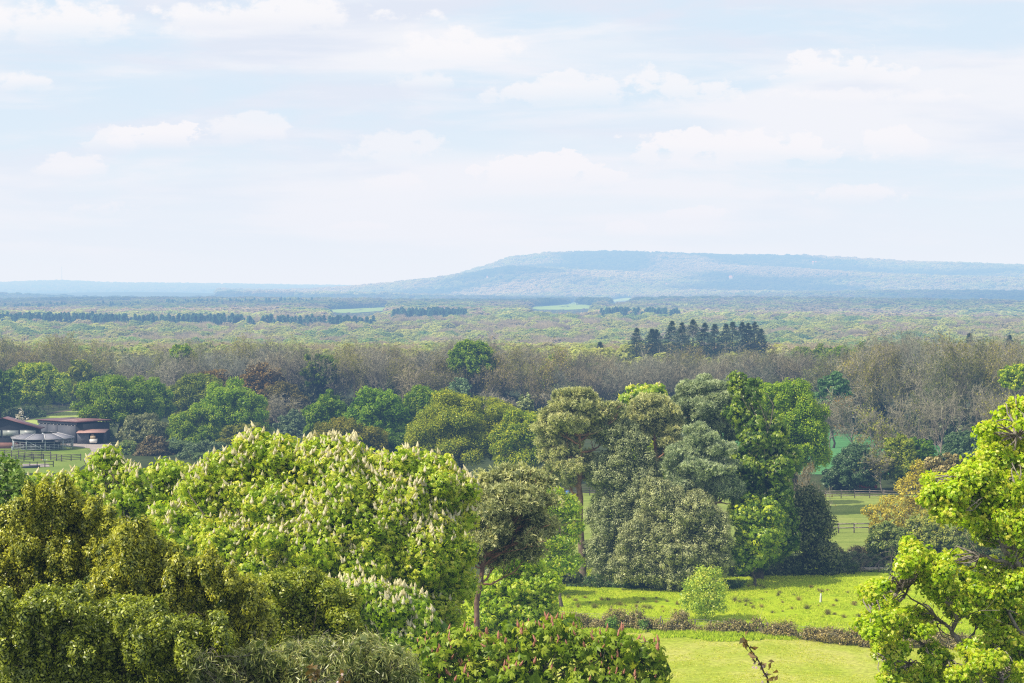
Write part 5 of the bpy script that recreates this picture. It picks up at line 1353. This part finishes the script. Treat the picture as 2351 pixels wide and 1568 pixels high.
for x, a, b in [(82, 1130, 1202), (188, 1140, 1208), (298, 1160, 1225), (375, 1180, 1230), (460, 1150, 1230), (545, 1160, 1232), (586, 1150, 1236), (653, 1160, 1240), (730, 1165, 1245), (905, 1200, 1262), (1100, 1215, 1280), (1317, 1305, 1385)]:
    x_, y_ = bl(x, b); nf.append((x_, y_, H(a, b)))
nf = nf[:-1]
wire_fence('old post and wire fence buried in brambles across the near meadow', nf, (.45, .8, 1.0), 601)
wire_fence('lone grey stake in the mown field under the near oak', [(*bl(1317, 1385), .9)], (), 602, 'field_stake')
bf = []
for x, a, b in [(345, 770, 838), (430, 790, 836), (540, 768, 826), (572, 768, 822), (674, 760, 815), (820, 765, 812), (960, 770, 815)]:
    x_, y_ = bl(x, b); bf.append((x_, y_, H(a, b, 216)))
wire_fence('short row of pale stakes under the trees at the back of the rough meadow', bf, (.4, .8), 603)

# brambles over the near fence
def hedge(label, x0, x1, y_top, y_bot, mat, seed, colour=None, name='bramble_hedge', ls=.16, step=20, cov=1.1, twig=True, hv=8):
    rg = np.random.default_rng(seed); spec = []
    lob = []
    x = x0
    while x < x1:
        q = ground_at(x, np.interp(x, [x0, x1], y_bot)); hpx = (np.interp(x, [x0, x1], y_bot) - np.interp(x, [x0, x1], y_top)) + rg.uniform(-hv, hv)
        hm_ = max(hpx * rg.uniform(.25, 1.05), 6) * q[1] / F; wm = step * rg.uniform(.8, 1.5) * q[1] / F
        lob.append((q + np.array([0, rg.uniform(-.5, .5), hm_ * .42]), np.array([wm, wm * .9, hm_ * .58])))
        x += step
    b = ground_at((x0 + x1) / 2, np.mean(y_bot))
    r = thing(name, label, 'hedge', b)
    g = Geo(); cp, cn = foliage(g, lob, ls, 'kite', rg, .3, cov=cov * .8, per=9, inner=.15, rough=.24, under=.3, lo=.0, hi=1.0)
    c = obj('foliage', g, MAT[mat], r, b)
    if colour: c.color = (*colour, 1)
    t = Geo(); k = rg.choice(len(cp), min(len(cp), 900)); p0 = cp[k] - cn[k] * .3; p1 = cp[k] + cn[k] * .25 + rg.normal(size=(len(k), 3)) * .3
    ribbons(t, curve(p0, p1, 4, rg, .25, .1), .012, np.clip(rg.normal(.5, .25, len(k)), 0, 1), rg)
    obj('stems', t, MAT['twig'], r, b); return r
hedge('brown leafless bramble hedge along the fence, left of the lone meadow bush', 1322, 1570, (1402, 1408), (1440, 1452), 'bramble', 611, (.85, .8, .6))
hedge('brown bramble hedge along the fence, under and right of the lone meadow bush', 1560, 1765, (1405, 1412), (1450, 1458), 'bramble', 612, (.9, .85, .6))
hedge('low brown bramble hedge by the fence, right of the gap, reaching the near oak', 1782, 1990, (1430, 1440), (1462, 1484), 'bramble', 613, (.95, .85, .6))
hedge('far end of the bramble hedge seen through the near oak', 1990, 2330, (1440, 1440), (1484, 1492), 'bramble', 614, (.95, .9, .75))
hedge('dark hedge bank at the back of the rough meadow, left of the fallen branches', 1690, 1960, (1285, 1275), (1322, 1318), 'thorn', 615, (.75, .85, .7), 'hedge_bank', .24)
hedge('clipped brown hedge along the near edge of the paddock', 1880, 2060, (1250, 1252), (1275, 1280), 'bramble', 616, (.5, .5, .42), 'clipped_hedge', .24, hv=3)
hedge('shady nettle bank under the left side of the grove', 1240, 1700, (1322, 1330), (1345, 1352), 'thorn', 617, (.55, .8, .5), 'nettle_bank', .2, hv=5)
hedge('dark hedge at the back of the meadow behind the near oak', 2050, 2351, (1285, 1280), (1322, 1322), 'thorn', 618, (.8, .9, .7), 'hedge_bank', .24)

for i_, (x_, y_, hw_, c_) in enumerate([(1405, 1415, 14, (1.3, 1.9, .6)), (1478, 1420, 12, (1.0, 1.5, .6)), (1700, 1425, 18, (1.0, 1.5, .6)), (1880, 1448, 14, (1.2, 1.8, .6)), (1940, 1455, 20, (1.1, 1.5, .6))]):
    oak(x_, y_, y_ + 34, hw_, 178 - (3 if x_ > 1780 else 0), 'thorn', ['small green briar in the bramble hedge near its left end', 'low briar in the bramble hedge left of the lone bush', 'green briar in the hedge just right of the lone bush', 'green briar in the hedge at the right of the gap', 'broad green briar in the hedge beside the near oak'][i_], 650 + i_, 'briar', 'bush', ls=.14, cov=1.2, rc=.25, n=5, colour=c_, r0=.04, twigs=5)
# fallen tree with its heap of branches
b = ground_at(*bl(1300, 812)); rg = np.random.default_rng(620)
r = thing('fallen_tree', 'fallen grey tree with a heap of dead branches at the back of the rough meadow', 'fallen tree', b)
g = Geo(); a0, a1, a2 = ground_at(*bl(1120, 790)), ground_at(*bl(1270, 806)), ground_at(*bl(1420, 812))
tubes(g, np.array([[a0 - b + [0, 0, .35], a1 - b + [0, 0, .3], a2 - b + [0, .5, .5]]]), np.array([[.28, .24, .12]]), 8, .8); obj('log', g, MAT['barkl'], r, smooth=True)
g = Geo(); m = 34; p0 = np.stack([rg.uniform(-4, 9, m), rg.uniform(-1, 1.5, m), rg.uniform(.1, .5, m)], 1); p1 = p0 + np.stack([rg.normal(0, 2.0, m), rg.normal(0, .8, m), np.abs(rg.normal(.5, .7, m))], 1)
l1 = curve(p0, p1, 6, rg, .15, .15); tubes(g, l1, .07 * np.linspace(1, .3, 6)[None] * rg.uniform(.5, 1.4, (m, 1)), 5, .7)
l2, r2 = grow(l1, .05 * np.linspace(1, .4, 6)[None] * np.ones((m, 1)), 8, .5, 1.0, rg, .25, 5, .2); tubes(g, l2, r2 * .7, 4, .7)
l3, r3 = grow(l2, r2, 4, .5, 1.0, rg, .2, 4, .2); ribbons(g, l3, .012, np.clip(rg.normal(.6, .2, len(l3)), 0, 1), rg)
obj('branches', g, MAT['bark'], r)

# white tree guards
GU = [(950, 945, 1012, 'nearer white tube tree guard standing alone in the rough meadow'), (1228, 890, 972, 'tall white tree guard with a twig on top, left of the near oak'), (1497, 868, 916, 'white tree guard at the edge of the near oak'), (1946, 853, 928, 'white tree guard seen in the gap of the near oak')]
for x, a, bb, lab in GU:
    q = ground_at(*bl(x, bb)); h = (bb - a) / 2.177 * .726 * q[1] / F * .92
    r = thing('tree_guard', lab, 'tree guard', q, 'tree guards in the rough meadow')
    g = Geo(); tubes(g, np.array([[[0, 0, 0], [0.02, 0, h * .5], [.05, 0, h]]]), np.array([[.1, .09, .09]]), 9); obj('tube', g, MAT['whitep'], r)
    g = Geo(); tubes(g, np.array([[[.14, 0, 0], [.14, 0, h * .7], [.15, 0, h * .75]]]), np.array([[.03, .03, .02]]), 6, .6); obj('stake', g, MAT['wood'], r)
    g = Geo(); tubes(g, curve(np.array([.05, 0, h]), np.array([-.12, 0, h * 1.3]), 4, rng, .1), np.array([[.02, .015, .012, .006]]), 5, .5); obj('sapling', g, MAT['bark'], r)

# rush tufts
rg = np.random.default_rng(630); protos = []
for k in range(4):
    g = Geo(); m = 170; a = rg.uniform(0, 6.28, m); rr = np.abs(rg.normal(0, .16, m)); p0 = np.stack([np.cos(a) * rr, np.sin(a) * rr, np.zeros(m)], 1)
    d = unit(np.stack([np.cos(a) * rr * 1.6 + rg.normal(0, .12, m), np.sin(a) * rr * 1.6 + rg.normal(0, .12, m), np.full(m, .55)], 1)); hh = rg.uniform(.35, .75, m)
    path = np.stack([p0, p0 + d * hh[:, None] * .6, p0 + d * hh[:, None] + np.stack([np.cos(a), np.sin(a), -np.ones(m)], 1) * .05], 1)
    ribbons(g, path, .014, np.clip(rg.normal(.42, .25, m), 0, 1), rg)
    me = g.mesh('rush_tuft'); me.materials.append(MAT['rush']); protos.append(me)
spots = [bl(*s) for s in [(858, 1060), (1040, 1045), (755, 1060), (690, 1018), (395, 1018), (440, 1016), (575, 948), (672, 950), (960, 945), (768, 968), (485, 1055), (545, 1050), (1000, 1100), (1048, 1100), (1182, 1035), (1060, 1008), (935, 1040), (885, 918), (1455, 920), (1300, 918), (1558, 935), (1215, 972), (1000, 935), (1140, 950), (455, 905), (500, 905), (540, 910), (660, 970), (360, 1010), (1110, 1120), (800, 1000), (620, 1088)]] + \
        [bm(*s) for s in [(1610, 1005), (1500, 1045), (1585, 1055), (1630, 1050), (1710, 1020), (1745, 1055), (1790, 1000), (1830, 1000), (1885, 1035), (1915, 1040), (1955, 1040), (2040, 1020), (2080, 1000), (2030, 1050), (2085, 1055), (2125, 1060), (2165, 1015), (2210, 1050), (2240, 1010), (1675, 985), (1560, 985), (1480, 1010), (2310, 1030), (1850, 1075), (1440, 1040)]]
spots = [(x, y, 1) for x, y in spots] + [(rg.uniform(1270, 2000), rg.uniform(1350, 1420), .6) for _ in range(36)]
LR = 'dark rush tuft growing in the bright rough meadow'
for x, y, s0 in spots:
    q = ground_at(x, y); s = rg.uniform(.75, 1.3) * s0
    o = bpy.data.objects.new('rush_tuft', protos[int(rg.integers(4))]); COL.objects.link(o); o.location = q; o.rotation_euler = (0, 0, rg.uniform(0, 6)); s *= rg.uniform(.45, 1.0); o.scale = (s * rg.uniform(.6, .9), s * .7, s * rg.uniform(.7, 1.0))
    t = rg.uniform(.95, 1.6); o.color = (t * rg.uniform(.95, 1.25), t, t * .9, 1); tag(o, LR, 'rush tuft', 'rush tufts in the rough meadow')

# grass blades over the two near fields
def grass(name, n, y0, y1, x0, x1, h0, h1, col, seed):
    rg = np.random.default_rng(seed); Y = rg.uniform(y0, y1, n); X = rg.uniform(x0, x1, n)
    fen = np.interp(X, [-30, 30, 75], [181, 178.5, 176.2])
    den = vnoise(X / 3.0, Y / 4.0, seed) * .7 + vnoise(X / .9, Y / 1.2, seed + 1) * .5
    if name == 'long_grass': den = den * np.clip((Y - 170.5 - 3.5 * vnoise(X / 5, Y * 0, 9)) / 3.0, 0, 1)
    k = (den > .42) & (np.abs(X) < Y * .28 + 3); X, Y, den = X[k], Y[k], den[k]; n = len(X)
    p = np.stack([X, Y, zt(X, Y)], 1); m = 4; p = np.repeat(p, m, 0) + rg.normal(size=(n * m, 3)) * np.array([.10, .10, 0])
    d = unit(np.stack([rg.normal(0, .35, n * m), rg.normal(0, .35, n * m), np.ones(n * m)], 1)); nn = perp(d, rg)
    hh = rg.uniform(h0, h1, n * m) * np.repeat(.6 + den, m)
    g = Geo(); kites(g, p, nn, d, hh, hh * .16 + .012, np.clip(rg.normal(.5, .22, n * m), 0, 1), .1)
    o = obj(name, g, MAT['grass']); o.color = (*col, 1); tag(o, kind='stuff'); return o
grass('meadow_grass', 26000, 178, 219, -2, 62, .07, .20, (1.0, .97, 1.2), 640)
grass('mown_grass', 16000, 142, 178, 4, 52, .05, .13, (1.15, 1.0, 2.2), 641)
g_ = grass('long_grass', 12000, 171.5, 178.5, -2, 52, .12, .38, (.95, 1.0, .9), 642)
# ------------------------------------------------------------------ foreground trees
csp = spike_mesh('chestnut_candle', .30, .072, 'candle', np.random.default_rng(10))
rsp = spike_mesh('red_candle', .24, .042, 'redcan', np.random.default_rng(11))
top_bias = lambda p: np.ones(len(p))
def left_light(x0, s): return lambda p: np.exp(-(p[:, 0] - x0) / s) 
chestnut('great dome-shaped horse chestnut full of cream candles in the centre foreground', 88,
  [(600, 1030, 80, 34), (530, 1075, 60, 36), (800, 1085, 130, 70), (700, 1090, 110, 70), (900, 1110, 120, 70), (980, 1120, 95, 60), (620, 1060, 100, 55), (560, 1130, 110, 80), (470, 1200, 110, 70), (1040, 1130, 50, 40),
   (800, 1200, 180, 110, -1.2), (950, 1230, 130, 110, -.5), (660, 1220, 140, 90, -1.2), (1010, 1290, 85, 110), (880, 1320, 140, 110, -1), (560, 1290, 130, 80, -1), (470, 1270, 90, 60, -1), (740, 1330, 130, 100, -1.2), (1000, 1400, 80, 80), (640, 1370, 110, 70, -1)],
  800, 701, 'chest', .25, 1500, csp, lambda p: .15 + np.exp((p[:, 2] - 24) * .33), cov=2.6, per=7, rc=.42, r0=.35, maxn=52000, lo=.3, hi=.85)
chestnut('lower horse chestnut with the densest cream candles, in front of the great dome', 78,
  [(820, 1390, 110, 60), (900, 1420, 90, 60), (760, 1400, 90, 55), (960, 1460, 60, 60), (860, 1480, 130, 70), (740, 1470, 90, 60), (930, 1520, 70, 50), (800, 1540, 120, 50), (690, 1400, 50, 40)],
  840, 702, 'chest', .29, 650, csp, lambda p: .2 + np.exp((p[:, 2] - 19) * .5), cov=2.4, per=7, rc=.45, r0=.25, maxn=22000, lo=.2, hi=.7, colour=(.85, .92, 1))
chestnut('loose horse chestnut with visible grey branches, left of the great dome', 94,
  [(235, 1065, 36, 30), (265, 1095, 50, 40), (330, 1105, 60, 40), (390, 1090, 50, 26), (425, 1110, 40, 30), (200, 1125, 60, 40), (150, 1130, 50, 30), (290, 1160, 90, 60), (370, 1160, 80, 50), (220, 1190, 80, 60), (330, 1230, 90, 60), (150, 1180, 50, 40), (90, 1110, 28, 18), (440, 1150, 60, 50), (260, 1040, 14, 12), (380, 1066, 16, 10), (280, 1270, 80, 50)],
  290, 703, 'chest', .31, 330, csp, lambda p: .2 + np.exp((p[:, 2] - 23) * .4), cov=1.6, per=6, rc=.5, r0=.25, maxn=20000, twigs=22, inner=.08, lo=.25, hi=.75, colour=(.95, .97, 1))
chestnut('red-flowered horse chestnut at the bottom centre of the picture', 62,
  [(1060, 1475, 40, 30), (1090, 1455, 20, 16), (1010, 1510, 60, 40), (1120, 1500, 60, 40), (1200, 1480, 60, 40), (1270, 1470, 60, 36), (1340, 1490, 60, 34), (1410, 1475, 44, 28), (1430, 1510, 60, 34), (1490, 1505, 36, 26), (1180, 1545, 90, 40), (1300, 1545, 90, 40), (1420, 1555, 90, 34), (1060, 1555, 90, 36), (970, 1540, 40, 26), (1315, 1430, 20, 14), (1510, 1545, 24, 24), (1230, 1445, 22, 16)],
  1240, 704, 'redch', .31, 200, rsp, lambda p: np.exp((p[:, 2] - 19.5) * .9) * (1 + 3 * np.exp(-((p[:, 0] + 1.2) / 1.4) ** 2)), cov=1.2, per=6, rc=.38, r0=.16, name='red_horse_chestnut', maxn=9000, inner=.12, twigs=14, bark='barkl', lo=.25, hi=.8)
pine('leaning scots pine with a reddish trunk against the right side of the great chestnut', 112,
  [(1180, 1092, 46, 18), (1135, 1105, 36, 18), (1225, 1112, 32, 18), (1165, 1130, 46, 18, -1), (1100, 1145, 34, 20), (1212, 1145, 38, 20, -1), (1078, 1180, 30, 20), (1135, 1170, 40, 18, -1.2), (1232, 1185, 30, 22), (1190, 1190, 34, 18, 1), (1120, 1222, 42, 18), (1180, 1232, 42, 18, 1), (1080, 1218, 26, 18), (1222, 1240, 30, 20, -.6), (1205, 1085, 24, 12), (1150, 1205, 24, 12, -1.5), (1110, 1250, 38, 20, -.8), (1165, 1268, 36, 18, .8), (1215, 1272, 28, 18), (1243, 1215, 24, 20), (1060, 1238, 26, 18), (1085, 1275, 26, 16), (1130, 1285, 24, 14, 1), (1195, 1160, 30, 16, -1.4), (1105, 1190, 30, 18), (1048, 1168, 24, 12), (1258, 1150, 22, 12), (1266, 1208, 20, 14), (1062, 1122, 24, 12, 1), (1255, 1110, 20, 10), (1050, 1210, 22, 12)],
  [(1088, 1800), (1095, 1480), (1098, 1400), (1106, 1310), (1118, 1262), (1140, 1215), (1146, 1170), (1160, 1130)], 705, .165, 'pine', (), .30, .45, 1.5)
chestnut('bright green sycamore sapling between the leaning pine and the meadow', 128,
  [(1170, 1290, 40, 30), (1215, 1300, 36, 34), (1200, 1350, 50, 34), (1240, 1375, 40, 26), (1150, 1345, 30, 30), (1180, 1400, 60, 34), (1250, 1405, 34, 24), (1120, 1420, 50, 30), (1215, 1430, 50, 24), (1150, 1450, 60, 30), (1080, 1440, 40, 40), (1110, 1370, 34, 30), (1260, 1340, 30, 26)],
  1190, 706, 'chest', .34, 0, None, None, cov=1.9, per=6, rc=.5, r0=.14, name='sycamore', inner=.1, lo=.2, hi=.8, colour=(.95, 1, 1))

# near oak at the right: limbs follow the photograph, base out of frame
Yo = 55.0; rng = np.random.default_rng(710)
spec = [(2330, 1000, 50, 62), (2345, 945, 32, 30), (2290, 1055, 48, 46), (2232, 1100, 46, 32), (2185, 1135, 40, 26), (2310, 1130, 56, 44), (2250, 1165, 50, 32), (2175, 1180, 34, 22), (2128, 1148, 18, 14), (2150, 1110, 22, 18), (2265, 1225, 36, 26), (2325, 1205, 44, 40), (2255, 990, 15, 12), (2280, 1015, 22, 20), (2225, 1195, 26, 20), (2345, 1075, 36, 40),
        (2105, 1272, 32, 20), (2084, 1250, 9, 11), (2135, 1296, 36, 22), (2075, 1303, 20, 17), (2110, 1322, 36, 18), (2150, 1345, 38, 22), (2180, 1372, 32, 20), (2172, 1310, 22, 16), (2195, 1402, 26, 18), (2190, 1280, 20, 12),
        (2005, 1362, 20, 15), (1992, 1378, 15, 13), (2030, 1385, 20, 18), (2042, 1420, 38, 18), (2095, 1418, 40, 20), (2005, 1452, 26, 20), (2035, 1470, 34, 15), (2085, 1452, 32, 14), (2060, 1492, 34, 18), (2120, 1450, 22, 12), (2065, 1540, 34, 17), (2110, 1555, 34, 16), (2040, 1560, 18, 12), (2022, 1482, 18, 10), (2145, 1500, 22, 20),
        (2290, 1310, 46, 26), (2335, 1345, 44, 34), (2275, 1370, 38, 26), (2325, 1415, 42, 34), (2260, 1425, 30, 20), (2300, 1470, 46, 28), (2228, 1490, 28, 18), (2262, 1520, 40, 20), (2335, 1500, 38, 28), (2215, 1548, 34, 18), (2300, 1562, 40, 22), (2240, 1330, 20, 12), (2345, 1270, 28, 18), (2165, 1555, 26, 16)]
dep = np.random.default_rng(5).uniform(-1.6, 1.6, len(spec))
r6 = np.random.default_rng(61); ex = []
for _ in range(90):
    s_ = spec[r6.integers(len(spec))]; a_ = r6.uniform(0, 6.28); e_ = r6.uniform(.95, 1.4); q_ = r6.uniform(7, 14)
    xx, yy = s_[0] + math.cos(a_) * s_[2] * e_, s_[1] + math.sin(a_) * s_[3] * e_
    if xx > 1978: ex.append((xx, yy, q_ * 1.2, q_ * .8))
spec = [(a, b, c * .92, d * .92) for a, b, c, d in spec] + ex; dep = np.random.default_rng(5).uniform(-1.6, 1.6, len(spec))
lob = boss(lobes_px([(*s, d) for s, d in zip(spec, dep)], Yo), 4, .55, np.random.default_rng(6), 1.0)
base = np.array([P(2520, 1500, Yo)[0], Yo, float(zt(P(2520, 1500, Yo)[0], Yo))])
root = thing('near_oak', 'near oak in bright yellow-green leaf with grey branches, filling the right edge', 'tree', base)
g = Geo(); cp, cn = foliage(g, lob, .125, 'oak', rng, .24, cov=3.0, per=9, inner=.2, rough=.27, back=.7, under=.55, lo=.25, hi=.9, maxn=60000)
obj('crown', g, MAT['oaky'], root, base)
w_ = Geo()
limbs = [([(2520, 1900), (2330, 1640), (2247, 1568), (2232, 1532), (2213, 1490), (2185, 1447), (2198, 1419), (2194, 1396), (2160, 1370)], .10), ([(2185, 1447), (2165, 1428), (2149, 1415), (2134, 1394), (2120, 1385)], .05), ([(2300, 1620), (2217, 1562), (2170, 1526), (2134, 1490), (2102, 1466), (2064, 1447), (2030, 1430)], .07),
         ([(2500, 1400), (2350, 1313), (2320, 1294), (2266, 1279), (2247, 1278)], .075), ([(2480, 1430), (2350, 1318), (2330, 1287), (2305, 1260), (2294, 1238), (2280, 1190), (2250, 1130)], .09), ([(2305, 1260), (2318, 1180), (2325, 1090), (2335, 1000)], .06), ([(2270, 1600), (2140, 1545), (2085, 1524), (2038, 1511), (2026, 1505), (2022, 1485)], .04),
         ([(2149, 1415), (2110, 1385), (2080, 1365), (2068, 1352)], .028), ([(2300, 1640), (2300, 1560), (2290, 1520), (2280, 1495)], .06), ([(2500, 1560), (2350, 1470), (2300, 1485)], .06), ([(2351, 1460), (2310, 1400), (2280, 1360), (2260, 1340)], .05), ([(2213, 1490), (2240, 1440), (2260, 1400)], .04), ([(2351, 1130), (2310, 1155), (2270, 1165)], .045), ([(2351, 1180), (2290, 1160), (2262, 1150), (2255, 1135)], .03)]
tr = np.stack([base, base + [-.1, 0, 2.5], base + [-.3, 0, 5.0], P(2500, 1400, Yo), P(2470, 1150, Yo), P(2450, 950, Yo)])
tt = np.linspace(0, 1, 10); ss = np.linspace(0, 1, len(tr)); tp = np.stack([np.interp(tt, ss, tr[:, k]) for k in range(3)], 1)
tubes(w_, tp[None], .42 * np.linspace(1.3, .3, 10)[None], 10, .4)
for pts, r0 in limbs:
    q = np.array([P(x, y, Yo + .25 * math.sin(i * 1.7)) for i, (x, y) in enumerate(pts)]); n = 3 * len(q)
    s = np.linspace(0, 1, len(q)); t = np.linspace(0, 1, n); pa = np.stack([np.interp(t, s, q[:, k]) for k in range(3)], 1); pa[1:-1] += rng.normal(size=(n - 2, 3)) * .02
    tubes(w_, pa[None], r0 * np.linspace(1.15, .4, n)[None], 8, np.clip(rng.normal(.6, .2, n), 0, 1)[None])
    sub, sr = grow(pa[None], r0 * .5 * np.linspace(1, .5, n)[None], 7, .22, .9, rng, .3, 5, .3); tubes(w_, sub, sr, 5, .6)
    s2, r2 = grow(sub, sr, 3, .6, .9, rng, .2, 4, .3); tubes(w_, s2, r2 * .8, 4, .6)
LP = np.concatenate([np.array([P(x, y, Yo) for x, y in pts]) for pts, _ in limbs])
C = np.array([l[0] for l in lob]); nr_ = LP[((C[:, None] - LP[None]) ** 2).sum(2).argmin(1)]
lp = curve(nr_, C, 6, rng, .12, .03); tubes(w_, lp, .028 * np.linspace(1, .4, 6)[None] * np.ones((len(C), 1)), 5, .6)
sel = cp[rng.choice(len(cp), 700, replace=False)]; j = ((sel[:, None] - C[None]) ** 2).sum(2).argmin(1)
tubes(w_, curve(lp[j, 4], sel, 5, rng, .12), .010 * np.linspace(1, .4, 5)[None] * np.ones((700, 1)), 4, .6)
obj('trunk', w_, MAT['barkl'], root, base, smooth=True)

# evergreen holm oaks filling the lower left
def shoots(spec, seed, n, up=(25, 75), w=(8, 17)):
    """upright leafy shoots standing on the lobes"""
    rg = np.random.default_rng(seed); out = list(spec)
    for _ in range(n):
        s = spec[rg.integers(len(spec))]; x = s[0] + rg.uniform(-.9, .9) * s[2]
        y = s[1] - s[3] * math.sqrt(max(0.05, 1 - ((x - s[0]) / s[2]) ** 2)) * rg.uniform(.4, 1.0)
        h = rg.uniform(*up); ww = rg.uniform(*w); out.append((x, y, ww, h * .6, -rg.uniform(0, 1.5) + (s[4] if len(s) > 4 else 0)))
    return out
def fholm(label, Y, spec, bx, seed, ls=.078, colour=None, cov=2.6, nsh=70, maxn=120000, mat='holm', **kw):
    return tree('holm_oak', label, 'tree', boss(lobes_px(shoots(spec, seed, nsh), Y), 5, .42, np.random.default_rng(seed), .74), gbase(bx, Y), mat, ls, 'kite', .13, .09, 'barkd', seed, None, 5, colour=colour, cov=cov, per=15, inner=.3, rough=.2, maxn=maxn, lo=.15, hi=.85, back=.35, vert=1.0, flat=1.0, kw_=.24, disp=.24, updir=.8, **kw)
fholm('tallest olive-brown holm oak at the left edge of the foreground', 46, [(120, 1200, 80, 80), (50, 1240, 80, 80), (180, 1240, 90, 80), (100, 1320, 120, 90), (220, 1330, 100, 90), (20, 1340, 80, 100), (130, 1150, 40, 36), (270, 1310, 60, 60)], 120, 721)
fholm('olive holm oak with pointed shoots, standing right of the tallest one', 44, [(310, 1270, 60, 60), (350, 1330, 80, 70), (440, 1365, 80, 60), (380, 1410, 110, 80), (500, 1400, 90, 80), (470, 1340, 40, 40), (290, 1390, 90, 80), (560, 1420, 70, 70)], 400, 722)
fholm('dark holm oak mass in the bottom left corner', 38, [(80, 1440, 110, 70), (200, 1450, 120, 80), (60, 1530, 110, 70), (200, 1540, 130, 70), (330, 1480, 110, 80), (350, 1550, 120, 60), (20, 1460, 70, 70), (440, 1500, 90, 80)], 200, 723, .075, (.72, .82, .8))
tree('hawthorn', 'small-leaved olive green hawthorn between the holm oaks and the candle-covered chestnut', 'tree', lobes_px(shoots([(620, 1390, 80, 70), (700, 1370, 80, 60), (560, 1450, 90, 70), (660, 1460, 100, 70), (760, 1400, 60, 50), (760, 1470, 80, 60), (600, 1520, 90, 60), (700, 1520, 90, 50)], 9, 30, (20, 50), (10, 20)), 50), gbase(660, 50), 'haw', .085, 'kite', .2, .1, 'bark', 724, None, 14, colour=(.78, .72, .9), cov=2.0, per=14, inner=.2, rough=.17, maxn=60000, back=.4)
rg = np.random.default_rng(725)
root, cp, cn, rr = tree('willow_shrub', 'grey-green narrow-leaved shrub with pale twigs along the bottom edge', 'bush', boss(lobes_px(shoots([(480, 1545, 60, 40), (560, 1535, 70, 44), (650, 1530, 80, 46), (740, 1525, 80, 50), (830, 1520, 80, 46), (900, 1540, 60, 40), (700, 1560, 120, 40), (560, 1570, 120, 40), (850, 1570, 110, 40)], 8, 45, (12, 42), (6, 12)), 38), 6, .5, rg, .75), gbase(690, 38), 'willow', .14, 'lance', .26, .06, 'barkl', 725, None, 16, cov=1.3, per=12, inner=.06, rough=.26, maxn=30000, back=.5)
t = Geo(); k = rg.choice(len(cp), 220); p1 = cp[k] + cn[k] * .18 + np.array([0, 0, .12]); p0 = cp[k] - cn[k] * .35
tubes(t, curve(p0, p1, 5, rg, .15), .006 * np.linspace(1, .4, 5)[None] * np.ones((220, 1)), 4, 1.0); b_ = np.array(root.location); obj('twigs', t, MAT['barkl'], root, b_)
tree('pale_tree', 'pale blue-green young tree cut by the left edge above the holm oaks', 'tree', lobes_px(shoots([(10, 1080, 34, 40), (30, 1120, 36, 40), (10, 1170, 44, 50), (60, 1150, 30, 40), (80, 1190, 30, 36), (40, 1210, 40, 40)], 12, 10, (16, 36), (8, 16)), 64), gbase(20, 64), 'bush', .14, 'kite', .25, .12, 'bark', 726, None, 10, colour=(.42, .55, .8), cov=1.3, per=12, inner=.15, maxn=16000)

# flowering cherry twigs rising from below the frame
def cherry(label, Y, stem, seed, leaves, blooms, base_x):
    rg = np.random.default_rng(seed); b = gbase(base_x, Y)
    r = thing('cherry_tree', label, 'tree', b); w_ = Geo()
    q = np.concatenate([[b], [P(x, y, Y) for x, y in stem]]); n = 4 * len(q); s = np.linspace(0, 1, len(q)); t = np.linspace(0, 1, n)
    pa = np.stack([np.interp(t, s, q[:, k]) for k in range(3)], 1); pa[1:-1] += rg.normal(size=(n - 2, 3)) * .006
    tubes(w_, pa[None], np.interp(t, [0, .3, 1], [.05, .014, .004])[None], 7, .5); obj('trunk', w_, MAT['barkd'], r, b, smooth=True)
    g = Geo()
    for x, y, m in leaves:
        c = P(x, y, Y) + rg.normal(size=(m, 3)) * .035; n_ = unit(rg.normal(size=(m, 3)) + np.array([0, -.5, .4])); put_leaves(g, c, n_, .11, 'kite', np.clip(rg.normal(.5, .25, m), 0, 1), rg)
    obj('crown', g, MAT['cherryl'], r, b)
    if blooms:
        g = Geo()
        for x, y, m in blooms:
            for _ in range(m):
                c = P(x, y, Y) + rg.normal(size=3) * .03; n_ = unit(rg.normal(size=3) + np.array([0, -1.0, .2]))
                t0 = unit(np.cross(n_, [0, 0, 1.0])); b0 = np.cross(n_, t0)
                for k in range(5):
                    a = k * 1.2566; d = t0 * math.cos(a) + b0 * math.sin(a)
                    kites(g, c[None], n_[None], d[None], .022, .009, np.array([rg.uniform(.2, 1)]))
        obj('blossom', g, MAT['cherryf'], r, b)
cherry('pink-flowering cherry shoot with bronze leaves rising in front of the mown field', 25, [(1790, 1640), (1768, 1575), (1748, 1530), (1730, 1500), (1712, 1474), (1704, 1458)], 731,
       [(1706, 1462, 4), (1712, 1474, 5), (1720, 1488, 5), (1726, 1496, 4), (1738, 1510, 3), (1760, 1528, 3), (1770, 1556, 5), (1752, 1530, 3)], [(1733, 1517, 5), (1738, 1530, 4), (1748, 1542, 3), (1758, 1548, 2), (1746, 1566, 3), (1762, 1568, 3)], 1800)
cherry('bronze cherry leaves with one pink flower at the bottom edge, left one', 24, [(735, 1640), (728, 1575), (722, 1540)], 732, [(716, 1535, 6), (726, 1545, 6), (722, 1558, 6)], [(716, 1556, 2)], 740)
cherry('pinkish cherry shoot tip at the bottom edge, right of the bronze one', 24, [(800, 1650), (792, 1580), (788, 1552)], 733, [(788, 1556, 4), (796, 1566, 4), (782, 1564, 4)], [(776, 1562, 3), (795, 1558, 2)], 805)
